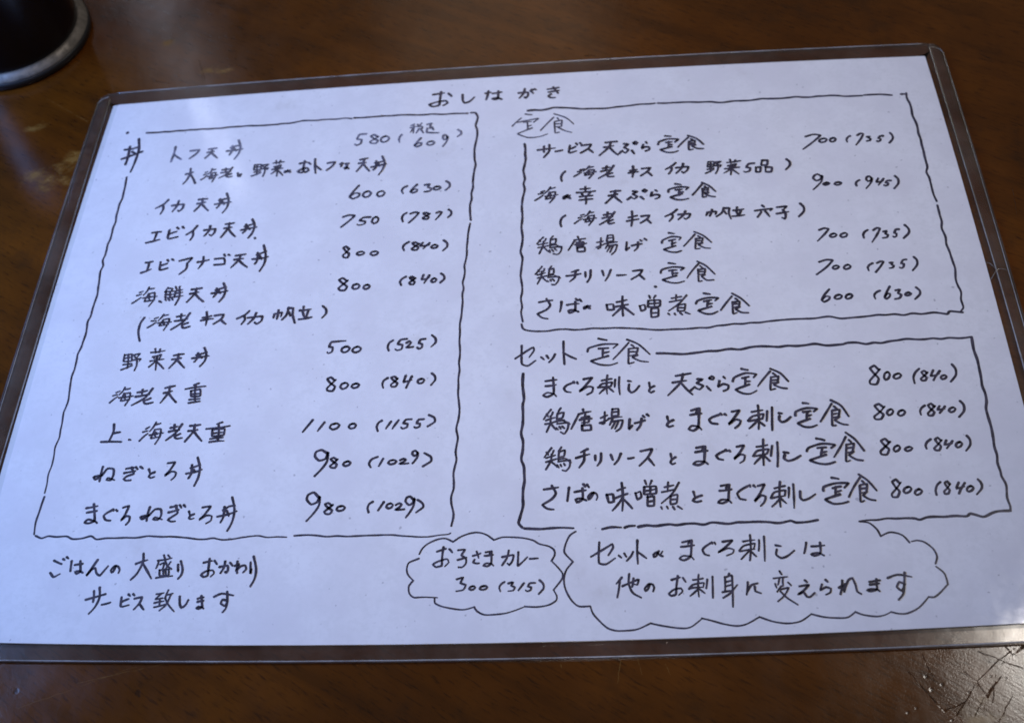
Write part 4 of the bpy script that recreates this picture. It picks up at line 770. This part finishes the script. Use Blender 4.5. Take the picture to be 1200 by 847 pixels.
dish_name|dish name 鶏唐揚げとまぐろ刺し定食|72:788 -1897 680 -2060/72:728 -1971 747 -2020/72:814 -1943 796 -2001/72:717 -2079 847 -2035/72:706 -2142 856 -2104/72:782 -2004 777 -2130 723 -2276/72:788 -2138 857 -2237/72:932 -1876 887 -1961/72:893 -1972 977 -1950 954 -2044 878 -2065/72:882 -1970 879 -2140/72:890 -2100 976 -2085/72:879 -2145 1042 -2130 1029 -2233 980 -2320 929 -2286/72:866 -2216 889 -2243/72:911 -2196 930 -2232/72:952 -2191 982 -2225/72:988 -2109 1055 -2153/78:1258 -1912 1263 -1952/78:1190 -1996 1372 -1953/78:1197 -1988 1081 -2240/78:1235 -2057 1344 -2033 1334 -2135 1233 -2139/78:1209 -2091 1378 -2075/78:1289 -1999 1270 -2177/78:1238 -2182 1242 -2270 1368 -2266 1361 -2182 1235 -2194/71:1515 -2071 1608 -2028/71:1574 -1972 1563 -2162 1532 -2172/71:1499 -2156 1620 -2101/71:1687 -1923 1671 -2043 1766 -2037 1774 -1924 1682 -1928/71:1679 -1981 1768 -1973/71:1628 -2087 1820 -2062/71:1680 -2099 1640 -2193/71:1661 -2139 1828 -2120 1796 -2248 1730 -2305/71:1719 -2144 1663 -2256/71:1766 -2136 1714 -2261/86:1931 -2108 1912 -2279 1961 -2219/86:2003 -2178 2146 -2137/86:2102 -2105 2082 -2213 2028 -2293/86:2124 -2059 2144 -2086/86:2184 -2039 2205 -2062/86:2472 -2085 2482 -2165/86:2554 -2150 2485 -2186 2460 -2235 2490 -2261 2545 -2244/86:2823 -1999 2938 -1963 2893 -2028/86:2805 -2074 2962 -2055/86:2939 -1970 2921 -2143 2901 -2281 2828 -2339 2764 -2312 2811 -2256 2906 -2274 2947 -2328/86:3216 -2086 3114 -2124 3066 -2164 3095 -2222 3178 -2240/86:3235 -2067 3253 -2092/86:3297 -2081 3317 -2099/85:3401 -2043 3510 -2024 3418 -2155 3336 -2251 3443 -2175 3511 -2199 3487 -2262 3425 -2318/77:3681 -2059 3837 -2034/77:3779 -1952 3751 -2347/77:3619 -2205 3687 -2133 3844 -2099 3821 -2182/77:3625 -2212 3822 -2176/77:3754 -2201 3621 -2332/77:3762 -2214 3838 -2294/77:3901 -2055 3877 -2215/77:3975 -1993 3939 -2373/85:4065 -2095 4104 -2102/85:4065 -2144 4054 -2205 4089 -2246 4150 -2227 4219 -2166/82:4423 -1939 4499 -1953/82:4289 -2144 4306 -2079 4458 -2027 4609 -2042 4556 -2086/82:4407 -2091 4507 -2080/82:4466 -2087 4436 -2229/82:4452 -2161 4512 -2143/82:4486 -2208 4307 -2274 4389 -2335 4487 -2345 4572 -2314/73:4821 -1968 4629 -2259/73:4819 -1909 4947 -2006 5030 -2189/73:4850 -2016 4888 -2058/73:4820 -2081 4920 -2071 4887 -2186 4814 -2201/73:4812 -2081 4782 -2332 4833 -2330/73:4812 -2146 4884 -2133/73:4897 -2189 4830 -2244 4916 -2310 5000 -2328
price|price 800 (840) after 鶏唐揚げとまぐろ|78:5535 -2057 5481 -1999 5417 -2027 5457 -2106 5517 -2176 5472 -2250 5397 -2251 5384 -2206 5474 -2132 5557 -2042/78:5631 -2093 5589 -2114 5569 -2158 5587 -2193 5634 -2173 5660 -2126 5645 -2095 5615 -2099/78:5791 -2114 5742 -2133 5717 -2179 5742 -2208 5793 -2191 5822 -2146 5802 -2116 5773 -2122/78:6112 -2050 6060 -2090 6029 -2146 6033 -2203/78:6237 -2073 6203 -2023 6155 -2050 6183 -2113 6223 -2166 6186 -2223 6136 -2218 6131 -2183 6190 -2123 6249 -2065/78:6310 -2071 6269 -2130 6324 -2125 6372 -2115/78:6383 -2079 6331 -2141 6294 -2184/78:6491 -2098 6451 -2114 6425 -2152 6448 -2178 6491 -2164 6522 -2126 6504 -2100 6476 -2102/78:6610 -1999 6645 -2064 6630 -2164 6546 -2260
dish_name|dish name 鶏チリソースとまぐろ刺し定食|69:793 -2546 687 -2697/69:720 -2615 749 -2657/69:825 -2590 810 -2639/69:716 -2707 848 -2667/69:715 -2775 861 -2728/69:797 -2648 782 -2758 713 -2896/69:784 -2767 874 -2858/69:936 -2537 895 -2603/69:905 -2616 986 -2586 972 -2685 889 -2703/69:902 -2620 888 -2780/69:895 -2734 981 -2720/69:894 -2773 1056 -2753 1050 -2861 998 -2928 949 -2914/69:873 -2829 898 -2871/69:921 -2822 936 -2854/69:972 -2810 984 -2835/69:1006 -2738 1074 -2791/84:1311 -2583 1215 -2634/84:1144 -2725 1337 -2669/84:1262 -2618 1256 -2769 1188 -2879/84:1418 -2693 1418 -2770/84:1502 -2662 1493 -2783 1443 -2861/84:1640 -2689 1665 -2772/84:1781 -2678 1737 -2784 1684 -2847/84:1888 -2760 1926 -2756 1963 -2747/84:2064 -2647 2226 -2617 2163 -2747 2036 -2883/84:2162 -2759 2243 -2883/83:2484 -2705 2492 -2782/83:2549 -2762 2495 -2800 2474 -2845 2500 -2876 2540 -2857/83:2853 -2622 2973 -2601 2926 -2657/83:2834 -2692 3004 -2674/83:2974 -2606 2957 -2750 2940 -2860 2862 -2901 2791 -2883 2841 -2842 2950 -2850 2992 -2889/83:3245 -2684 3164 -2724 3119 -2759 3145 -2810 3210 -2829/83:3259 -2672 3272 -2689/83:3304 -2681 3319 -2700/83:3418 -2625 3521 -2607 3439 -2739 3360 -2823 3459 -2751 3516 -2770 3497 -2847 3439 -2889/74:3696 -2636 3845 -2611/74:3796 -2519 3761 -2934/74:3632 -2783 3698 -2702 3856 -2680 3827 -2749/74:3636 -2786 3832 -2751/74:3758 -2787 3636 -2910/74:3784 -2784 3850 -2869/74:3909 -2629 3876 -2789/74:3986 -2573 3948 -2962/82:4061 -2740 4120 -2751/82:4067 -2784 4052 -2838 4101 -2878 4190 -2857 4282 -2802/79:4536 -2535 4637 -2566/79:4376 -2735 4408 -2681 4595 -2622 4780 -2645 4719 -2693/79:4532 -2688 4649 -2682/79:4598 -2687 4558 -2832/79:4577 -2767 4647 -2749/79:4633 -2800 4403 -2880 4516 -2935 4634 -2949 4740 -2919/71:4940 -2522 4738 -2842/71:4950 -2453 5062 -2569 5160 -2753/71:4977 -2575 5005 -2613/71:4937 -2651 5037 -2634 4999 -2761 4927 -2779/71:4934 -2645 4890 -2919 4950 -2903/71:4933 -2707 5015 -2699/71:5011 -2764 4945 -2818 5030 -2889 5119 -2909
price|price 800 (840) after 鶏チリソースとまぐろ|76:5516 -2633 5475 -2573 5412 -2606 5452 -2680 5502 -2746 5460 -2828 5390 -2821 5382 -2773 5460 -2698 5537 -2623/76:5627 -2689 5587 -2708 5564 -2750 5580 -2784 5628 -2766 5656 -2719 5640 -2685 5611 -2692/76:5782 -2715 5740 -2728 5715 -2759 5740 -2781 5789 -2769 5821 -2736 5798 -2714 5767 -2719/76:6092 -2605 6038 -2645 6006 -2698 6010 -2752/76:6225 -2630 6192 -2583 6150 -2610 6173 -2669 6210 -2720 6177 -2785 6123 -2781 6116 -2749 6182 -2685 6240 -2623/76:6299 -2631 6260 -2701 6312 -2693 6364 -2679/76:6380 -2644 6322 -2712 6283 -2758/75:6475 -2663 6434 -2679 6410 -2723 6427 -2750 6471 -2736 6501 -2694 6485 -2665 6458 -2671/75:6590 -2569 6618 -2632 6604 -2719 6530 -2810
dish_name|dish name さばの味噌煮とまぐろ刺し定食|82:686 -3213 888 -3185/82:796 -3157 853 -3275 799 -3364 665 -3452 733 -3515 821 -3530/82:1039 -3196 1013 -3403/82:1117 -3268 1273 -3244/82:1227 -3211 1226 -3378 1151 -3432 1129 -3380 1203 -3369 1275 -3403/82:1240 -3149 1265 -3187/82:1292 -3156 1318 -3200/82:1381 -3286 1341 -3365 1314 -3392 1304 -3349 1357 -3289 1414 -3296 1435 -3352 1417 -3401/81:1564 -3325 1588 -3446 1658 -3433 1649 -3318 1564 -3326/81:1717 -3264 1823 -3223/81:1688 -3379 1851 -3318/81:1776 -3147 1769 -3581/81:1776 -3388 1634 -3573/81:1779 -3389 1907 -3547/73:1962 -3311 1984 -3414 2041 -3375 2030 -3287 1964 -3319/73:2102 -3121 2120 -3180/73:2195 -3126 2167 -3186/73:2088 -3222 2084 -3334 2246 -3326 2248 -3215 2087 -3217/73:2172 -3223 2161 -3336/73:2088 -3285 2240 -3259/73:2128 -3371 2121 -3514 2208 -3514 2215 -3371 2123 -3380/73:2121 -3456 2215 -3439/66:2368 -3235 2494 -3208/66:2423 -3159 2410 -3284/66:2330 -3309 2513 -3269/66:2571 -3169 2465 -3342 2312 -3483/66:2443 -3373 2436 -3501 2519 -3483 2540 -3353 2443 -3375/66:2443 -3431 2527 -3427/66:2304 -3539 2317 -3575/66:2385 -3536 2397 -3569/66:2465 -3540 2486 -3580/66:2535 -3537 2588 -3578/77:2761 -3320 2775 -3393/77:2869 -3379 2783 -3410 2742 -3456 2791 -3478 2856 -3465/77:3145 -3240 3254 -3222 3212 -3274/77:3122 -3315 3281 -3298/77:3258 -3226 3240 -3370 3222 -3468 3143 -3509 3082 -3497 3132 -3455 3228 -3462 3264 -3506/77:3509 -3255 3416 -3308 3358 -3364 3385 -3446 3460 -3466/77:3537 -3242 3544 -3270/77:3590 -3249 3612 -3278/77:3648 -3258 3739 -3237 3657 -3388 3580 -3494 3681 -3404 3736 -3427 3715 -3500 3658 -3565/69:3872 -3303 4012 -3270/69:3955 -3203 3921 -3587/69:3804 -3450 3862 -3363 4013 -3336 3996 -3418/69:3810 -3455 3988 -3424/69:3936 -3448 3808 -3580/69:3938 -3462 4004 -3537/69:4064 -3296 4043 -3453/69:4129 -3246 4099 -3614/77:4210 -3360 4201 -3458 4235 -3498 4316 -3473 4409 -3410/77:4662 -3165 4751 -3186/77:4523 -3360 4537 -3302 4699 -3253 4874 -3256 4812 -3323/77:4654 -3327 4764 -3304/77:4698 -3309 4678 -3441/77:4690 -3384 4758 -3366/77:4735 -3424 4531 -3494 4626 -3563 4741 -3563 4832 -3539/69:5040 -3177 4851 -3467/69:5031 -3126 5138 -3227 5234 -3383/69:5062 -3228 5087 -3265/69:5031 -3291 5120 -3276 5092 -3397 5020 -3412/69:5020 -3302 4994 -3548 5045 -3532/69:5027 -3349 5092 -3342/69:5098 -3395 5042 -3451 5117 -3512 5192 -3530
price|price 800 (840) after 味噌煮とまぐろ|73:5556 -3280 5517 -3219 5462 -3254 5492 -3336 5535 -3405 5495 -3488 5431 -3486 5427 -3440 5500 -3359 5577 -3266/73:5662 -3339 5614 -3358 5590 -3402 5611 -3434 5665 -3415 5698 -3370 5680 -3339 5646 -3342/73:5800 -3378 5756 -3397 5731 -3438 5753 -3466 5802 -3449 5833 -3409 5812 -3382 5785 -3388/73:6099 -3279 6047 -3326 6014 -3402 6013 -3472/73:6213 -3318 6192 -3272 6153 -3297 6172 -3357 6199 -3408 6169 -3460 6126 -3461 6123 -3424 6174 -3374 6227 -3309/73:6339 -3293 6288 -3386 6345 -3374 6400 -3357/73:6416 -3305 6349 -3395 6310 -3464/73:6488 -3354 6445 -3371 6423 -3413 6441 -3439 6485 -3423 6516 -3385 6502 -3357 6471 -3359/73:6600 -3256 6632 -3316 6623 -3392 6540 -3484
frame_line|wavy pen frame around the rice bowls list|89:-6595 4360 -6384 4352 -5905 4365 -5426 4366 -4951 4382 -4554 4383 -3924 4398 -3692 4438 -3063 4431 -2795 4416/86:-2750 4434 -2205 4437 -1738 4427 -1320 4415 -1118 4387 -687 4384/82:-626 4390 -549 4384 -499 4262 -531 4072 -504 3965 -522 3591 -528 3345 -498 3120 -527 2883 -531 2588 -560 2204 -560 2014 -537 1863/68:-545 1788 -571 1550 -582 1277 -592 1009 -602 657 -613 313 -608 25 -629 -273 -622 -599 -612 -998 -607 -1417 -563 -1841 -600 -2164 -580 -2324 -603 -2806 -596 -3165 -619 -3394 -586 -3569 -603 -3740/73:-6745 3271 -6739 3168 -6723 2763 -6739 2368 -6734 1962 -6750 1596 -6740 1041 -6697 653 -6729 96 -6719 -294 -6734 -674 -6731 -837 -6735 -1168 -6697 -1412 -6718 -1644 -6692 -1829 -6675 -2081 -6697 -2250 -6676 -2398 -6690 -2718 -6669 -3026/64:-6659 -3088 -6673 -3339 -6682 -3503 -6659 -3694/62:-6632 -3715 -6529 -3752 -6437 -3727 -6316 -3740 -6163 -3739 -6065 -3778 -5798 -3746 -5707 -3798 -5285 -3787 -4958 -3770 -4617 -3789 -4364 -3814 -4214 -3841 -3990 -3825 -3861 -3855 -3558 -3824 -3354 -3810 -3211 -3843 -2932 -3842/59:-2821 -3825 -2639 -3820 -2210 -3847 -1786 -3851 -1302 -3873 -1061 -3896 -763 -3878 -644 -3869 -609 -3850
frame_line|wavy pen frame around the upper right set meal list|94:393 4360 969 4384 1621 4312 1921 4320 2297 4353 2633 4357/92:2685 4359 3116 4348 3485 4326 3850 4287 4145 4294 4587 4310 5314 4291 5649 4299 5891 4263 6179 4256/91:6223 4263 6509 4253 6676 4218/91:6836 4232 6906 4224/86:6925 4249 6944 3862 6961 3554 6964 3015 6964 2626 6952 2061 6978 1764/76:6973 1679 6969 1476 6953 1201 6976 1024 6977 722 6992 383 6968 176 6992 -71 6969 -208 6978 -353 6928 -422/75:6947 -447 6766 -421 6721 -466 6542 -425 6353 -439 5829 -435 5475 -448 5159 -463 4988 -422 4783 -443 4466 -442 4287 -449 4081 -470 3440 -501 2796 -544 2371 -537 2049 -493 1764 -462 1438 -461 1019 -456 743 -474 413 -441 354 -406 333 -323/84:341 3545 364 3177 323 2920 350 2721 323 2277 311 2088 327 1899 309 1640 332 1437 305 1132 328 865 311 656 333 430 317 176 342 7 323 -92 352 -275
frame_line|thicker wavy pen frame around the lower right combination list|92:2383 -969 2639 -992 2918 -990 3274 -966 3465 -944 3615 -962 3782 -929 4058 -927 4446 -930 4723 -913 4880 -947 5130 -933 5189 -916 5462 -950 5686 -941 5937 -912 6052 -886 6208 -910 6663 -902 6989 -903/83:6986 -918 6971 -1131 6985 -1298 6982 -1610 6964 -1756 6969 -2016 6937 -2256 6943 -2452 6934 -2631 6926 -2889 6923 -3142 6923 -3221 6951 -3353 6917 -3546 6936 -3675 6923 -3738/79:6923 -3738 6729 -3754 6564 -3816 6461 -3781 6396 -3772 6340 -3805 6055 -3800 5835 -3806 5729 -3837 5666 -3813 5556 -3806 5050 -3820 4935 -3839/87:370 -1246 366 -1475 387 -1688 373 -2130 356 -2289 377 -2419 362 -2715 410 -2953 392 -3198 395 -3467 349 -3650 338 -3729 387 -3795/82:422 -3809 635 -3822 929 -3811 1093 -3825/81:1490 -3850 1607 -3825 1747 -3829/81:1793 -3837 1852 -3819 1933 -3815/80:1979 -3830 2211 -3824 2397 -3803 2500 -3819 2986 -3795 3190 -3823 3581 -3801 3875 -3822 4036 -3802 4090 -3829 4389 -3796
cloud_outline|small pen cloud around the curry note|54:-1031 -4220 -1165 -4279 -1188 -4373 -1163 -4458 -1088 -4542/53:-1088 -4542 -1142 -4624 -1129 -4726 -1063 -4785 -928 -4784 -744 -4796/52:-782 -4802 -768 -4877 -651 -4930 -400 -4975 -240 -4939/51:-240 -4939 -209 -4993 -94 -5052 152 -5041 302 -5001 434 -4948/51:434 -4948 604 -4957 755 -4931 849 -4873 859 -4813 816 -4721/53:816 -4721 927 -4572 937 -4490 871 -4395 790 -4304/54:790 -4304 833 -4217 824 -4143 756 -4088 620 -4046 541 -3993 384 -3950 129 -3932 -4 -3971/55:-4 -3971 -109 -3889 -228 -3851 -347 -3864 -464 -3909 -569 -3983/55:-569 -3983 -671 -3931 -780 -3938 -915 -3999 -990 -4072 -1029 -4156
cloud_outline|large pen cloud around the sashimi note|57:1123 -3875 1039 -3937 979 -4074 968 -4189 1079 -4324/55:1079 -4324 985 -4450 955 -4593 982 -4736 1056 -4878 1149 -4960 1299 -4963/53:1299 -4963 1343 -5082 1496 -5252 1605 -5302 1734 -5309 1900 -5293 2078 -5215/53:2078 -5215 2231 -5253 2467 -5291 2595 -5274 2749 -5161/52:2740 -5161 2856 -5193 3016 -5244 3176 -5273 3305 -5250 3477 -5158/52:3477 -5158 3651 -5225 3828 -5252 3993 -5226 4139 -5133/52:4139 -5133 4286 -5175 4445 -5192 4589 -5187 4697 -5116/52:4697 -5116 4789 -5157 4946 -5183 5055 -5166 5142 -5126/52:5142 -5126 5235 -5151 5342 -5149 5497 -5076 5646 -4934/53:5646 -4934 5717 -4936 5799 -4879 5918 -4764/53:5918 -4764 5902 -4616 5812 -4513/55:5816 -4473 5853 -4373 5822 -4261 5730 -4166 5643 -4138 5567 -4151/55:5537 -4164 5471 -4065 5386 -4021 5295 -4012 5180 -4063/56:5180 -4063 5146 -3962 5058 -3864 4931 -3839
ink_speck|stray pen dot above the rice bowls list|139:-6962 4389 -6951 4384
ink_speck|stray pen dot in the set meal list|107:2427 294 2435 289
"""
rng = random.Random(11)


def catmull(pts, seg):
    P = [Vector(p) for p in pts]
    if len(P) == 2:
        L = (P[1] - P[0]).length
        k = max(3, int(L / seg))
        side = Vector((-(P[1] - P[0]).y, (P[1] - P[0]).x)) * rng.uniform(-0.035, 0.035)
        return [P[0].lerp(P[1], i / k) + side * 4 * (i / k) * (1 - i / k) for i in range(k + 1)]
    out = []
    for i in range(len(P) - 1):
        p0, p1, p2, p3 = P[max(i - 1, 0)], P[i], P[i + 1], P[min(i + 2, len(P) - 1)]
        # keep sharp turns sharp: shorten the tangents there
        def tang(a, b, c):
            u, v = b - a, c - b
            if u.length < 1e-9 or v.length < 1e-9:
                return Vector((0, 0))
            cs = max(0.0, u.normalized().dot(v.normalized()))
            return (u + v) * 0.5 * (0.25 + 0.75 * cs)
        m1 = tang(p0, p1, p2) if i else (p2 - p1) * 0.7
        m2 = tang(p1, p2, p3) if i + 2 < len(P) else (p2 - p1) * 0.7
        lim = (p2 - p1).length * 1.1
        for m in (m1, m2):
            if m.length > lim:
                m *= lim / m.length
        k = max(2, int((p2 - p1).length / seg))
        for s in range(k):
            t = s / k
            t2, t3 = t * t, t * t * t
            out.append(p1 * (2 * t3 - 3 * t2 + 1) + m1 * (t3 - 2 * t2 + t) + p2 * (-2 * t3 + 3 * t2) + m2 * (t3 - t2))
    out.append(P[-1])
    return out


def quiver(pts, amp, gap):
    """the small shakes of a line drawn slowly by hand"""
    out = [pts[0]]
    for a, b in zip(pts, pts[1:]):
        L = math.hypot(b[0] - a[0], b[1] - a[1])
        k = max(1, int(L / gap))
        for i in range(1, k + 1):
            t = i / k
            j = rng.gauss(0, amp * 0.55) if i < k else rng.gauss(0, amp * 0.2)
            out.append((a[0] + (b[0] - a[0]) * t - (b[1] - a[1]) / max(L, 1e-6) * j, a[1] + (b[1] - a[1]) * t + (b[0] - a[0]) / max(L, 1e-6) * j))
    return out


def stroke_mesh(verts, faces, pts, w, z):
    C = catmull(pts, 0.42)
    n = len(C)
    base = len(verts)
    h = w * 0.5
    ph = rng.uniform(0, 6.28)
    start = rng.uniform(0.95, 1.18)
    stop = rng.uniform(0.62, 1.0)
    T = []
    for i in range(n):
        d = C[min(i + 1, n - 1)] - C[max(i - 1, 0)]
        T.append(d.normalized() if d.length > 1e-9 else (T[-1] if T else Vector((1, 0))))
    # round cap, body, round cap
    rows = []
    for a in (75, 45, 18):
        rows.append((C[0] - T[0] * h * start * math.sin(math.radians(a)), T[0], h * start * math.cos(math.radians(a))))
    for i in range(n):
        f = i / max(1, n - 1)
        wv = start + (1.0 - start) * min(1, f * 4)
        wv *= 1.0 + (stop - 1.0) * max(0, f - 0.55) / 0.45
        wv *= 1.0 + 0.07 * math.sin(ph + i * 0.55) + rng.uniform(-0.035, 0.035)
        rows.append((C[i], T[i], h * wv))
    hs = rows[-1][2]
    for a in (18, 45, 75):
        rows.append((C[-1] + T[-1] * hs * math.sin(math.radians(a)), T[-1], hs * math.cos(math.radians(a))))
    for c, t, r in rows:
        verts.append(((c.x - t.y * r) * MM, (c.y + t.x * r) * MM, z))
        verts.append(((c.x + t.y * r) * MM, (c.y - t.x * r) * MM, z))
    for i in range(len(rows) - 1):
        a = base + 2 * i
        faces.append((a, a + 1, a + 3, a + 2))


for row in WRITING.strip().split("\n"):
    name, note, data = row.split("|")
    verts, faces = [], []
    ruled = name in ('frame_line',)
    for k, s in enumerate(data.split("/")):
        w, xy = s.split(":")
        v = [int(q) * 0.02 for q in xy.split()]
        stroke_mesh(verts, faces, quiver(list(zip(v[0::2], v[1::2])), 0.30, 2.2) if ruled else list(zip(v[0::2], v[1::2])), int(w) * 0.01, PAPER_Z + 0.00003 + 0.0000015 * k)
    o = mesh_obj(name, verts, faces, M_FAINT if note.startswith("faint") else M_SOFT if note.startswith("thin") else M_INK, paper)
    o["label"] = note

# ------------------------------------------------------------------ black container in the corner
M_CUP = simple_mat("black_lacquer", (0.003, 0.003, 0.006, 1), 0.25, coat=0.0)
M_RING = simple_mat("scuffed_metal", (0.27, 0.245, 0.225, 1), 0.45, metal=0.4, noise_amt=0.8)
M_FOOT = simple_mat("dark_rubber", (0.020, 0.021, 0.026, 1), 0.35, noise_amt=0.5)
cup = empty("black_cup", (-0.1975, 0.1460, 0.0))
cup["label"] = "round black container with a scuffed grey base ring at the corner of the table"
cup["category"] = "cup"


def lathe(name, prof, mat, parent, seg=96):
    verts, faces = [], []
    n = len(prof)
    for i in range(seg):
        a = 2 * math.pi * i / seg
        for r, z in prof:
            verts.append((r * MM * math.cos(a), r * MM * math.sin(a), z * MM))
    for i in range(seg):
        for k in range(n - 1):
            a, b = i * n + k, ((i + 1) % seg) * n + k
            faces.append((a, b, b + 1, a + 1))
    return mesh_obj(name, verts, faces, mat, parent, True)


lathe("foot", [(24, 0.1), (29.3, 0.1), (30.0, 0.6), (30.1, 2.2), (29.9, 3.2), (29.5, 3.3)], M_FOOT, cup)
lathe("base_ring", [(29.2, 3.2), (29.6, 3.4), (29.5, 3.7), (27.5, 5.6), (26.9, 5.8), (26.4, 5.8)], M_RING, cup)
lathe("body", [(26.4, 5.4), (26.5, 6.2), (26.7, 9), (27.8, 30), (29.5, 52), (30.0, 62), (29.9, 62.8), (29.4, 63), (28.8, 62.4),
               (28.0, 52), (26.0, 30), (24.8, 9), (23, 7.6), (0.01, 7.4)], M_CUP, cup)
